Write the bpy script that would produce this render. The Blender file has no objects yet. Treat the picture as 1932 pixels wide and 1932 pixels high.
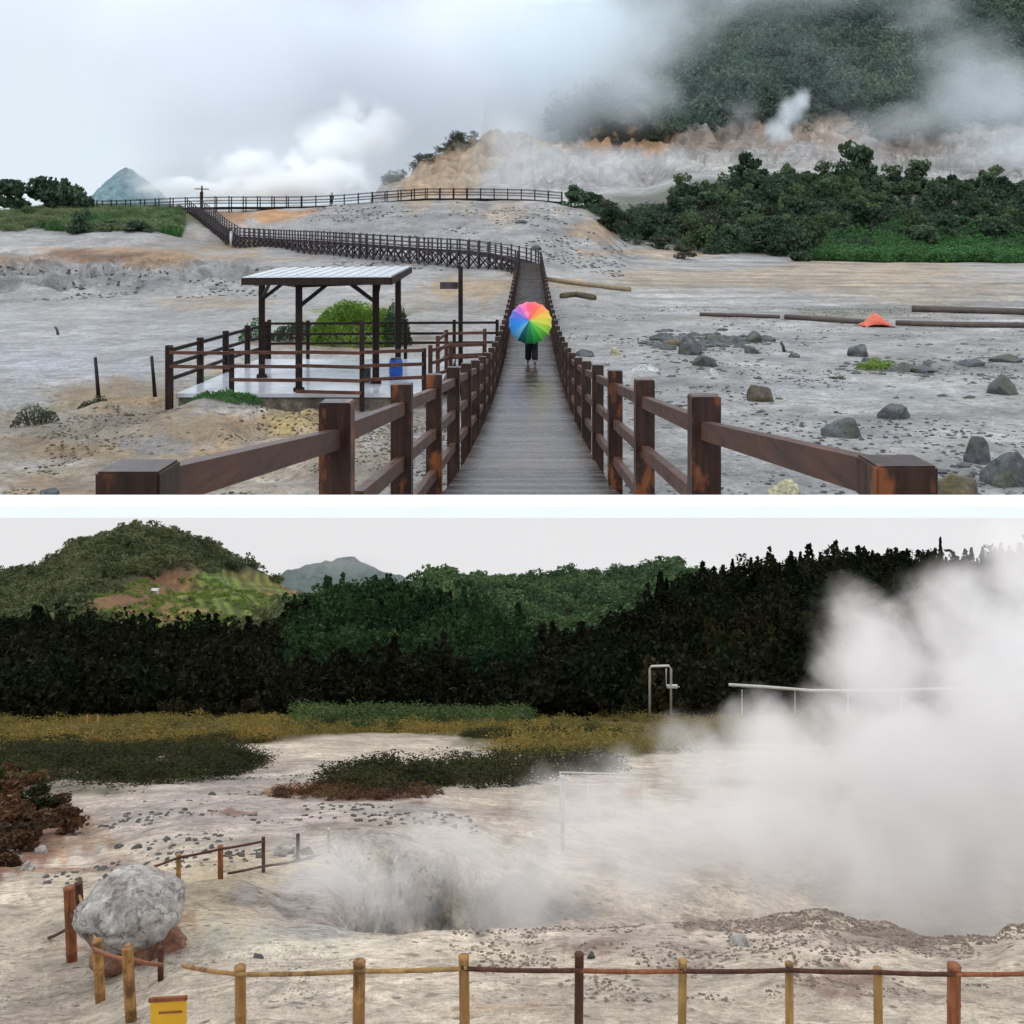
import bpy, bmesh, math, random
import numpy as np
from mathutils import Vector, Matrix, noise as mnoise

random.seed(7)
RNG = np.random.default_rng(11)
F, UC, HA = 1900.0, 966.0, 480.0      # focal length, centre column and eye level, in photo units (1932 wide)
SC = bpy.context.scene
COL = SC.collection
R = math.radians


def P(u, v, Y):
    return Vector(((u - UC) / F * Y, Y, (HA - v) / F * Y))


# ------------------------------------------------------------------ noise
def _h(ix, iy, s):
    n = (ix * 374761393 + iy * 668265263 + s * 974711) & 0xFFFFFFFF
    n = ((n ^ (n >> 13)) * 1274126177) & 0xFFFFFFFF
    n = n ^ (n >> 16)
    return (n & 0xFFFF) / 65535.0


def vnoise(x, y, s=0):
    x = np.asarray(x, float); y = np.asarray(y, float)
    ix = np.floor(x).astype(np.int64); iy = np.floor(y).astype(np.int64)
    fx = x - ix; fy = y - iy
    fx = fx * fx * (3 - 2 * fx); fy = fy * fy * (3 - 2 * fy)
    a = _h(ix, iy, s); b = _h(ix + 1, iy, s); c = _h(ix, iy + 1, s); d = _h(ix + 1, iy + 1, s)
    return (a * (1 - fx) + b * fx) * (1 - fy) + (c * (1 - fx) + d * fx) * fy


def fbm(x, y, s=0, o=4):
    t = 0; a = 0.5
    for k in range(o):
        t = t + a * (vnoise(np.asarray(x) * 2 ** k, np.asarray(y) * 2 ** k, s + k) - 0.5)
        a *= 0.5
    return t


# ------------------------------------------------------------------ objects
def tag(o, label=None, cat=None, group=None, kind=None):
    if label: o['label'] = label
    if cat: o['category'] = cat
    if group: o['group'] = group
    if kind: o['kind'] = kind
    return o


def empty(name, loc, label, cat, group=None):
    o = bpy.data.objects.new(name, None)
    o.location = loc
    o.empty_display_size = 0.2
    COL.objects.link(o)
    return tag(o, label, cat, group)


def link_mesh(name, me, parent=None):
    o = bpy.data.objects.new(name, me)
    COL.objects.link(o)
    if parent is not None: o.parent = parent
    return o


def wloc(o):
    v = Vector((0, 0, 0))
    while o is not None:
        v += o.location
        o = o.parent
    return v


class MB:
    def __init__(s):
        s.v = []; s.f = []; s.m = []

    def add(s, vs, fs, mi=0):
        k = len(s.v)
        s.v += [tuple(p) for p in vs]
        s.f += [tuple(i + k for i in f) for f in fs]
        s.m += [mi] * len(fs)

    def beam(s, a, b, w, h, up=(0, 0, 1), mi=0):
        a = Vector(a); b = Vector(b); d = (b - a).normalized()
        u = Vector(up)
        x = d.cross(u)
        if x.length < 1e-4: x = d.cross(Vector((0, 1, 0)))
        x.normalize(); z = x.cross(d).normalized()
        q = []
        for p in (a, b):
            for sx, sz in ((-1, -1), (1, -1), (1, 1), (-1, 1)):
                q.append(p + x * sx * w / 2 + z * sz * h / 2)
        s.add(q, [(3, 2, 1, 0), (4, 5, 6, 7), (0, 1, 5, 4), (1, 2, 6, 5), (2, 3, 7, 6), (3, 0, 4, 7)], mi)

    def box(s, c, sx, sy, sz, rz=0.0, bev=0.0, mi=0):
        bm = bmesh.new()
        bmesh.ops.create_cube(bm, size=1)
        for v in bm.verts:
            v.co = Vector((v.co.x * sx, v.co.y * sy, v.co.z * sz))
        if bev > 0:
            bmesh.ops.bevel(bm, geom=bm.edges[:], offset=bev, segments=2, affect='EDGES')
        M = Matrix.Translation(Vector(c)) @ Matrix.Rotation(rz, 4, 'Z')
        bm.verts.index_update()
        s.add([M @ v.co for v in bm.verts], [[v.index for v in f.verts] for f in bm.faces], mi)
        bm.free()

    def tube(s, pts, rad, n=8, cap=True, mi=0):
        pts = [Vector(p) for p in pts]
        if not hasattr(rad, '__len__'): rad = [rad] * len(pts)
        rings = []
        for i, p in enumerate(pts):
            d = (pts[min(i + 1, len(pts) - 1)] - pts[max(i - 1, 0)]).normalized()
            ref = Vector((0, 0, 1)) if abs(d.z) < 0.9 else Vector((0, 1, 0))
            x = d.cross(ref).normalized(); y = x.cross(d).normalized()
            rings.append([p + (x * math.cos(2 * math.pi * k / n) + y * math.sin(2 * math.pi * k / n)) * rad[i] for k in range(n)])
        vs = [q for r in rings for q in r]
        fs = []
        for i in range(len(pts) - 1):
            for k in range(n):
                a = i * n + k; b = i * n + (k + 1) % n
                fs.append((a, b, b + n, a + n))
        if cap:
            fs.append(tuple(range(n))[::-1]); fs.append(tuple((len(pts) - 1) * n + k for k in range(n)))
        s.add(vs, fs, mi)

    def build(s, name, mat, parent=None, smooth=False):
        me = bpy.data.meshes.new(name)
        o = wloc(parent) if parent is not None else Vector((0, 0, 0))
        me.from_pydata([(p[0] - o.x, p[1] - o.y, p[2] - o.z) for p in s.v], [], s.f)
        mats = mat if isinstance(mat, (list, tuple)) else [mat]
        for m in mats: me.materials.append(m)
        if len(mats) > 1: me.polygons.foreach_set('material_index', s.m)
        if smooth: me.polygons.foreach_set('use_smooth', [True] * len(me.polygons))
        me.validate(); me.update()
        return link_mesh(name, me, parent)


def np_mesh(name, verts, faces, mat, smooth=False, color=None):
    me = bpy.data.meshes.new(name)
    verts = np.asarray(verts, np.float32); faces = np.asarray(faces, np.int32)
    n = faces.shape[1]
    me.vertices.add(len(verts)); me.vertices.foreach_set('co', verts.ravel())
    me.loops.add(faces.size); me.loops.foreach_set('vertex_index', faces.ravel())
    me.polygons.add(len(faces))
    me.polygons.foreach_set('loop_start', np.arange(0, faces.size, n, dtype=np.int32))
    me.polygons.foreach_set('use_smooth', np.full(len(faces), smooth))
    me.update(calc_edges=True)
    if color is not None:
        at = me.color_attributes.new('soil', 'FLOAT_COLOR', 'POINT')
        at.data.foreach_set('color', np.asarray(color, np.float32).ravel())
    me.materials.append(mat)
    return me


# ------------------------------------------------------------------ materials
class NT:
    def __init__(s, name, disp=None):
        s.m = bpy.data.materials.new(name); s.m.use_nodes = True
        s.t = s.m.node_tree; s.t.nodes.clear()
        s.out = s.n('ShaderNodeOutputMaterial')

    def n(s, typ, **kw):
        nd = s.t.nodes.new(typ)
        for k, v in kw.items():
            if k.startswith('i_'):
                nd.inputs[int(k[2:]) if k[2:].isdigit() else k[2:].replace('_', ' ')].default_value = v
            else: setattr(nd, k, v)
        return nd

    def l(s, a, b): s.t.links.new(a, b)

    def math(s, op, a, b=None, c=None, clamp=False):
        nd = s.n('ShaderNodeMath', operation=op, use_clamp=clamp)
        for i, x in enumerate((a, b, c)):
            if x is None: continue
            if isinstance(x, (int, float)): nd.inputs[i].default_value = x
            else: s.l(x, nd.inputs[i])
        return nd.outputs[0]

    def noise(s, vec, scale, detail=4, rough=0.55, dist=0.0):
        nd = s.n('ShaderNodeTexNoise')
        nd.inputs['Scale'].default_value = scale; nd.inputs['Detail'].default_value = detail
        nd.inputs['Roughness'].default_value = rough; nd.inputs['Distortion'].default_value = dist
        if vec is not None: s.l(vec, nd.inputs['Vector'])
        return nd.outputs['Fac']

    def ramp(s, fac, stops):
        nd = s.n('ShaderNodeValToRGB')
        e = nd.color_ramp.elements
        while len(e) < len(stops): e.new(0.5)
        for i, (p, c) in enumerate(stops):
            e[i].position = p
            e[i].color = (c, c, c, 1) if isinstance(c, (int, float)) else (*c, 1)
        s.l(fac, nd.inputs[0])
        return nd.outputs[0]

    def mix(s, fac, a, b, mode='MIX'):
        nd = s.n('ShaderNodeMix', data_type='RGBA', blend_type=mode)
        for i, x in ((0, fac), (6, a), (7, b)):
            if isinstance(x, (int, float)): nd.inputs[i].default_value = x
            elif isinstance(x, tuple): nd.inputs[i].default_value = (*x, 1)
            else: s.l(x, nd.inputs[i])
        return nd.outputs[2]

    def pos(s): return s.n('ShaderNodeNewGeometry').outputs['Position']

    def stretch(s, vec, sc):
        nd = s.n('ShaderNodeMapping'); nd.inputs['Scale'].default_value = sc
        s.l(vec, nd.inputs[0])
        return nd.outputs[0]

    def bump(s, h, strength, dist=0.05):
        nd = s.n('ShaderNodeBump'); nd.inputs['Strength'].default_value = strength; nd.inputs['Distance'].default_value = dist
        s.l(h, nd.inputs['Height'])
        return nd.outputs[0]

    def finish(s, color, rough=0.8, normal=None, spec=0.5, metallic=0.0):
        p = s.n('ShaderNodeBsdfPrincipled')
        if isinstance(color, tuple): p.inputs['Base Color'].default_value = (*color, 1)
        else: s.l(color, p.inputs['Base Color'])
        if isinstance(rough, (int, float)): p.inputs['Roughness'].default_value = rough
        else: s.l(rough, p.inputs['Roughness'])
        p.inputs['Specular IOR Level'].default_value = spec
        p.inputs['Metallic'].default_value = metallic
        if normal is not None: s.l(normal, p.inputs['Normal'])
        s.l(p.outputs[0], s.out.inputs['Surface'])
        s.p = p
        return s.m


def mat_ground(name, rough=0.75, speck=1.0):
    t = NT(name)
    at = t.n('ShaderNodeAttribute', attribute_name='soil')
    pos = t.pos()
    n1 = t.noise(pos, 0.35, 6, 0.65)
    n2 = t.noise(pos, 2.4, 6, 0.7)
    n3 = t.noise(pos, 9.0, 4, 0.7)
    n0 = t.noise(t.stretch(pos, (1.0, 0.75, 2.2)), 0.13, 9, 0.78, 0.4)
    c0 = t.mix(1.0, at.outputs['Color'], t.ramp(n0, [(0.3, 0.45), (0.44, 0.86), (0.55, 1.06), (0.72, 1.4)]), 'MULTIPLY')
    c = t.mix(1.0, c0, t.ramp(n1, [(0.3, 0.66), (0.7, 1.25)]), 'MULTIPLY')
    c = t.mix(1.0, c, t.ramp(n2, [(0.26, 0.42), (0.42, 0.85), (0.55, 1.05), (0.75, 1.3)]), 'MULTIPLY')
    # loose dark grit, in patches
    vo = t.n('ShaderNodeTexVoronoi'); vo.inputs['Scale'].default_value = 4.5; t.l(pos, vo.inputs['Vector'])
    grit = t.math('MULTIPLY', t.ramp(vo.outputs['Distance'], [(0.12, 1.0), (0.26, 0.0)]), t.ramp(n2, [(0.48, 0.0), (0.58, 0.75 * speck)]))
    c = t.mix(grit, c, (0.06, 0.056, 0.052))
    vo2 = t.n('ShaderNodeTexVoronoi'); vo2.inputs['Scale'].default_value = 1.7; t.l(pos, vo2.inputs['Vector'])
    g2 = t.math('MULTIPLY', t.ramp(vo2.outputs['Distance'], [(0.10, 1.0), (0.2, 0.0)]), t.ramp(n0, [(0.46, 0.0), (0.56, 0.7 * speck)]))
    c = t.mix(g2, c, (0.07, 0.066, 0.062))
    rid = t.math('ABSOLUTE', t.math('SUBTRACT', t.noise(t.stretch(pos, (0.5, 0.8, 1.0)), 0.9, 6, 0.6, 0.8), 0.5))
    c = t.mix(t.ramp(rid, [(0.0, 0.42), (0.03, 0.0)]), c, (0.15, 0.13, 0.11))
    n4 = t.noise(pos, 26.0, 3, 0.7)
    c = t.mix(1.0, c, t.ramp(n3, [(0.3, 0.7), (0.5, 1.0), (0.75, 1.2)]), 'MULTIPLY')
    c = t.mix(1.0, c, t.ramp(n4, [(0.3, 0.75), (0.7, 1.2)]), 'MULTIPLY')
    h = t.math('ADD', t.math('MULTIPLY', n2, 0.7), t.math('MULTIPLY', n3, 0.35))
    h = t.math('ADD', h, t.math('MULTIPLY', n0, 2.5))
    h = t.math('ADD', h, t.math('MULTIPLY', grit, 0.5))
    r = t.ramp(n1, [(0.35, rough - 0.2), (0.6, rough + 0.1)])
    return t.finish(c, r, t.bump(h, 1.0, 0.28), 0.35)


def mat_wood(name, base, light, patch=None, rough=0.35, axis='z'):
    t = NT(name)
    pos = t.pos()
    sc = {'z': (14, 14, 1.2), 'y': (14, 1.0, 14), 'x': (1.0, 14, 14)}[axis]
    n = t.noise(t.stretch(pos, sc), 2.2, 6, 0.6, 0.3)
    n2 = t.noise(pos, 3.0, 4)
    c = t.mix(t.ramp(n, [(0.3, 0.0), (0.75, 1.0)]), base, light)
    if patch:
        pm = t.noise(t.stretch(pos, (1, 1, 0.45)), 6.0, 5, 0.65)
        c = t.mix(t.ramp(pm, [(0.54, 0.0), (0.62, 0.85)]), c, patch)
    c = t.mix(1.0, c, t.ramp(n2, [(0.3, 0.6), (0.7, 1.25)]), 'MULTIPLY')
    return t.finish(c, t.ramp(n2, [(0.3, rough - 0.12), (0.7, rough + 0.2)]), t.bump(n, 0.5, 0.01), 0.5 if rough < 0.45 else 0.18)


def mat_plain(name, col, rough=0.6, var=0.25, scale=6.0, metallic=0.0, bump=0.2):
    t = NT(name)
    pos = t.pos()
    n = t.noise(pos, scale, 5, 0.6)
    c = t.mix(1.0, col, t.ramp(n, [(0.25, 1 - var), (0.75, 1 + var)]), 'MULTIPLY')
    return t.finish(c, rough, t.bump(n, bump, 0.02), 0.4, metallic)


def mat_rock(name, a, b, moss=None, scale=2.0):
    t = NT(name)
    tc = t.n('ShaderNodeTexCoord')
    pos = t.pos()
    n = t.noise(pos, scale * 1.6, 8, 0.7)
    n2 = t.noise(pos, scale * 7, 6, 0.7)
    c = t.mix(t.ramp(n, [(0.35, 0.0), (0.65, 1.0)]), a, b)
    if moss: c = t.mix(t.ramp(t.noise(pos, scale * 1.1, 4), [(0.5, 0.0), (0.62, 0.8)]), c, moss)
    c = t.mix(1.0, c, t.ramp(n2, [(0.3, 0.5), (0.7, 1.35)]), 'MULTIPLY')
    ckn = t.math('ABSOLUTE', t.math('SUBTRACT', t.noise(pos, scale * 1.3, 6, 0.6, 0.5), 0.5))
    c = t.mix(t.ramp(ckn, [(0.0, 0.7), (0.025, 0.0)]), c, (0.05, 0.048, 0.045))
    return t.finish(c, 0.7, t.bump(t.math('ADD', n, t.math('MULTIPLY', n2, 0.4)), 0.8, 0.06), 0.35)


def mat_leaf(name, a, b, c3=None, scale=0.6, transl=0.25, spec=0.25):
    t = NT(name)
    oi = t.n('ShaderNodeObjectInfo')
    pos = t.pos()
    n = t.noise(pos, scale, 3, 0.6)
    nf = t.noise(pos, scale * 9, 2, 0.6)
    f = t.math('ADD', t.math('MULTIPLY', n, 0.7), t.math('MULTIPLY', nf, 0.3))
    f = t.math('ADD', f, t.math('MULTIPLY', t.math('SUBTRACT', oi.outputs['Random'], 0.5), 0.25))
    stops = [(0.36, a), (0.62, b)]
    if c3: stops.append((0.74, c3))
    c = t.ramp(f, stops)
    t.finish(c, 0.65, None, spec)
    tr = t.n('ShaderNodeBsdfTranslucent'); t.l(c, tr.inputs[0])
    mx = t.n('ShaderNodeMixShader'); mx.inputs[0].default_value = transl
    t.l(t.p.outputs[0], mx.inputs[1]); t.l(tr.outputs[0], mx.inputs[2])
    t.l(mx.outputs[0], t.out.inputs['Surface'])
    return t.m


M = {}
M['groundA'] = mat_ground('pale_volcanic_mud', 0.62)
M['groundB'] = mat_ground('buff_sulphur_ground', 0.85, 0.8)
M['post'] = mat_wood('wet_brown_post', (0.010, 0.005, 0.004), (0.062, 0.023, 0.013), (0.24, 0.075, 0.022), 0.30)
M['postfar'] = mat_wood('dark_brown_post', (0.010, 0.005, 0.004), (0.058, 0.022, 0.013), None, 0.36)
M['rail'] = mat_wood('wet_brown_rail', (0.040, 0.015, 0.009), (0.125, 0.045, 0.024), None, 0.36, 'y')
M['dkwood'] = mat_wood('dark_wet_wood', (0.010, 0.007, 0.006), (0.036, 0.02, 0.016), None, 0.5)
M['redwood'] = mat_wood('red_brown_rail', (0.06, 0.026, 0.018), (0.15, 0.07, 0.05), None, 0.45, 'x')
M['greywood'] = mat_wood('weathered_grey_wood', (0.028, 0.023, 0.026), (0.10, 0.085, 0.09), None, 0.5)
M['bamboo'] = mat_wood('golden_bamboo', (0.26, 0.13, 0.045), (0.46, 0.27, 0.10), (0.13, 0.07, 0.035), 0.55)
M['bamboo_red'] = mat_wood('red_brown_bamboo', (0.17, 0.055, 0.028), (0.36, 0.15, 0.07), None, 0.6)
M['bamboo_dark'] = mat_wood('dark_stained_bamboo', (0.045, 0.02, 0.015), (0.13, 0.06, 0.04), None, 0.6)
M['bamboo_yel'] = mat_wood('yellow_bamboo', (0.28, 0.16, 0.055), (0.47, 0.31, 0.13), (0.16, 0.08, 0.04), 0.6)
M['conc'] = mat_plain('pale_wet_concrete', (0.62, 0.63, 0.67), 0.16, 0.3, 1.1)
M['found'] = mat_rock('stained_foundation', (0.10, 0.08, 0.06), (0.27, 0.23, 0.18))
M['divider_bar'] = mat_plain('divider_white', (0.86, 0.86, 0.85), 0.6, 0.04, 9.0, bump=0.05)
M['roof'] = mat_plain('wet_metal_sheet', (0.62, 0.64, 0.66), 0.22, 0.1, 3.0, 0.3)
M['blue'] = mat_plain('blue_plastic', (0.015, 0.09, 0.42), 0.35, 0.12, 8.0)
M['black'] = mat_plain('black_cloth', (0.008, 0.008, 0.010), 0.8, 0.2, 20)
M['jacket'] = mat_plain('dark_jacket_cloth', (0.02, 0.02, 0.03), 0.8, 0.2, 20)
M['greencloth'] = mat_plain('green_jacket_cloth', (0.03, 0.06, 0.045), 0.8, 0.2, 20)
M['skin'] = mat_plain('skin', (0.42, 0.24, 0.16), 0.5, 0.06, 20, bump=0.05)
M['hair'] = mat_plain('black_hair', (0.01, 0.008, 0.008), 0.5, 0.2, 40)
M['metal'] = mat_plain('white_painted_pipe', (0.5, 0.5, 0.48), 0.5, 0.25, 4)
M['steel'] = mat_plain('umbrella_steel', (0.3, 0.3, 0.3), 0.3, 0.05, 4, 0.9)
M['pipebrown'] = mat_plain('ochre_brown_pipe', (0.22, 0.16, 0.09), 0.6, 0.35, 2.5)
M['pipedark'] = mat_plain('rusty_dark_pipe', (0.07, 0.05, 0.042), 0.6, 0.4, 2.5)
M['orange'] = mat_plain('orange_sheet', (0.55, 0.11, 0.06), 0.6, 0.3, 5)
M['signy'] = mat_plain('yellow_sign_paint', (0.72, 0.42, 0.03), 0.5, 0.1, 5)
M['signd'] = mat_plain('dark_sign_board', (0.05, 0.05, 0.055), 0.5, 0.2, 5)
M['rockdk'] = mat_rock('dark_grey_rock', (0.028, 0.03, 0.031), (0.13, 0.135, 0.14), (0.085, 0.08, 0.05))
M['rockbr'] = mat_rock('brown_mossy_rock', (0.03, 0.024, 0.018), (0.15, 0.11, 0.065), (0.13, 0.10, 0.03))
M['rockgrit'] = mat_rock('brown_grit', (0.14, 0.105, 0.085), (0.34, 0.28, 0.23))
M['rockye'] = mat_rock('sulphur_yellow_rock', (0.33, 0.29, 0.16), (0.52, 0.48, 0.33))
M['rockpale'] = mat_rock('pale_grey_rock', (0.24, 0.23, 0.22), (0.56, 0.555, 0.54), (0.30, 0.27, 0.265), 1.8)
M['rockred'] = mat_rock('rusty_soil', (0.16, 0.06, 0.04), (0.34, 0.17, 0.11))
M['leafA'] = mat_leaf('dark_shrub_leaves', (0.018, 0.034, 0.02), (0.075, 0.12, 0.065), (0.12, 0.16, 0.08))
M['leafA3'] = mat_leaf('fresh_shrub_leaves', (0.03, 0.055, 0.022), (0.11, 0.16, 0.07), (0.16, 0.2, 0.09))
M['leafA2'] = mat_leaf('olive_shrub_leaves', (0.025, 0.028, 0.018), (0.075, 0.082, 0.05))
M['leafmt'] = mat_leaf('mountain_forest_leaves', (0.03, 0.055, 0.045), (0.11, 0.16, 0.12), (0.2, 0.22, 0.15), 0.035)
M['leafbright'] = mat_leaf('bright_grass', (0.09, 0.17, 0.02), (0.26, 0.40, 0.05), (0.36, 0.46, 0.08), 1.0, 0.4)
M['leafol'] = mat_leaf('dull_olive_bank_grass', (0.08, 0.11, 0.05), (0.25, 0.29, 0.13), (0.34, 0.34, 0.19), 0.2)
M['leafmid'] = mat_leaf('green_ground_cover_leaves', (0.03, 0.09, 0.025), (0.09, 0.21, 0.06), None, 0.5)
M['leafB'] = mat_leaf('black_green_forest_leaves', (0.004, 0.005, 0.002), (0.013, 0.016, 0.008), (0.026, 0.027, 0.014), 0.06, 0.08, 0.05)
M['leafBd'] = mat_leaf('deep_green_forest_leaves', (0.006, 0.012, 0.005), (0.022, 0.036, 0.014), None, 0.1, 0.08, 0.05)
M['leafBo'] = mat_leaf('dark_olive_forest_leaves', (0.010, 0.010, 0.005), (0.036, 0.034, 0.015), None, 0.1, 0.08, 0.05)
M['leafBg'] = mat_leaf('shaded_green_slope_leaves', (0.008, 0.022, 0.010), (0.034, 0.075, 0.03), (0.05, 0.085, 0.03), 0.06, 0.1, 0.05)
M['leafBh'] = mat_leaf('hill_forest_leaves', (0.05, 0.075, 0.034), (0.19, 0.21, 0.10), (0.38, 0.37, 0.2), 0.05)
M['leafBl'] = mat_leaf('pale_olive_hill_leaves', (0.05, 0.11, 0.05), (0.20, 0.29, 0.12), (0.42, 0.45, 0.24), 0.05)
M['leafBt'] = mat_leaf('terrace_crop_leaves', (0.05, 0.11, 0.015), (0.18, 0.28, 0.05), None, 0.1)
M['leafdgr'] = mat_leaf('mid_green_slope_leaves', (0.02, 0.045, 0.012), (0.08, 0.13, 0.035), None, 0.12)
M['leafgrass'] = mat_leaf('olive_meadow_grass', (0.035, 0.05, 0.012), (0.20, 0.155, 0.03), (0.30, 0.14, 0.03), 0.05)
M['leafdg'] = mat_leaf('dark_meadow_shrub_leaves', (0.008, 0.012, 0.004), (0.04, 0.045, 0.013), (0.075, 0.055, 0.018), 0.22, 0.2, 0.08)
M['leafred'] = mat_leaf('red_brown_scrub_leaves', (0.03, 0.016, 0.008), (0.11, 0.05, 0.022), (0.07, 0.075, 0.025), 0.6)
M['bark'] = mat_wood('bark', (0.03, 0.022, 0.016), (0.08, 0.06, 0.045), None, 0.8)


# ------------------------------------------------------------------ terrain
class Terrain:
    def __init__(s, cols, rough):
        s.us = np.array(sorted(cols), float)
        s.prof = []
        for u in sorted(cols):
            c = cols[u]
            s.prof.append((np.array([p[0] for p in c], float), np.array([(HA - p[1]) / F * p[0] for p in c], float)))
        s.rough = rough

    def base(s, u, Y):
        u = np.asarray(u, float); Y = np.asarray(Y, float)
        k = np.clip(np.searchsorted(s.us, u) - 1, 0, len(s.us) - 2)
        t = np.clip((u - s.us[k]) / (s.us[k + 1] - s.us[k]), 0, 1)
        t = t * t * (3 - 2 * t)
        Z = np.stack([np.interp(Y, a, b) for a, b in s.prof])
        idx = np.indices(k.shape)
        return Z[(k,) + tuple(idx)] * (1 - t) + Z[(k + 1,) + tuple(idx)] * t

    def z(s, u, Y):
        b = s.base(u, Y)
        X = (np.asarray(u) - UC) / F * np.asarray(Y)
        return b + s.rough(u, Y, X)

    def at(s, u, Y):
        return float(s.z(np.array([float(u)]), np.array([float(Y)]))[0])

    def xy(s, X, Y):
        return s.at(UC + F * X / Y, Y)

    def mesh(s, name, mat, ugrid, ygrid, colour):
        U, Y = np.meshgrid(ugrid, ygrid)
        Z = s.z(U, Y)
        # soften the seams of the survey lines
        X = (U - UC) / F * Y
        V = HA - Z * F / Y
        col = colour(U, V, Y, X)
        nr, nc = U.shape
        i = np.arange(nr * nc).reshape(nr, nc)
        faces = np.stack([i[:-1, :-1], i[:-1, 1:], i[1:, 1:], i[1:, :-1]], -1).reshape(-1, 4)
        rgba = np.concatenate([col, np.ones(col.shape[:2] + (1,))], -1).reshape(-1, 4)
        me = np_mesh(name, np.stack([X, Y, Z], -1).reshape(-1, 3), faces, mat, True, rgba)
        return link_mesh(name, me)


def smooth(a, b, x):
    t = np.clip((x - a) / (b - a), 0, 1)
    return t * t * (3 - 2 * t)


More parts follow.
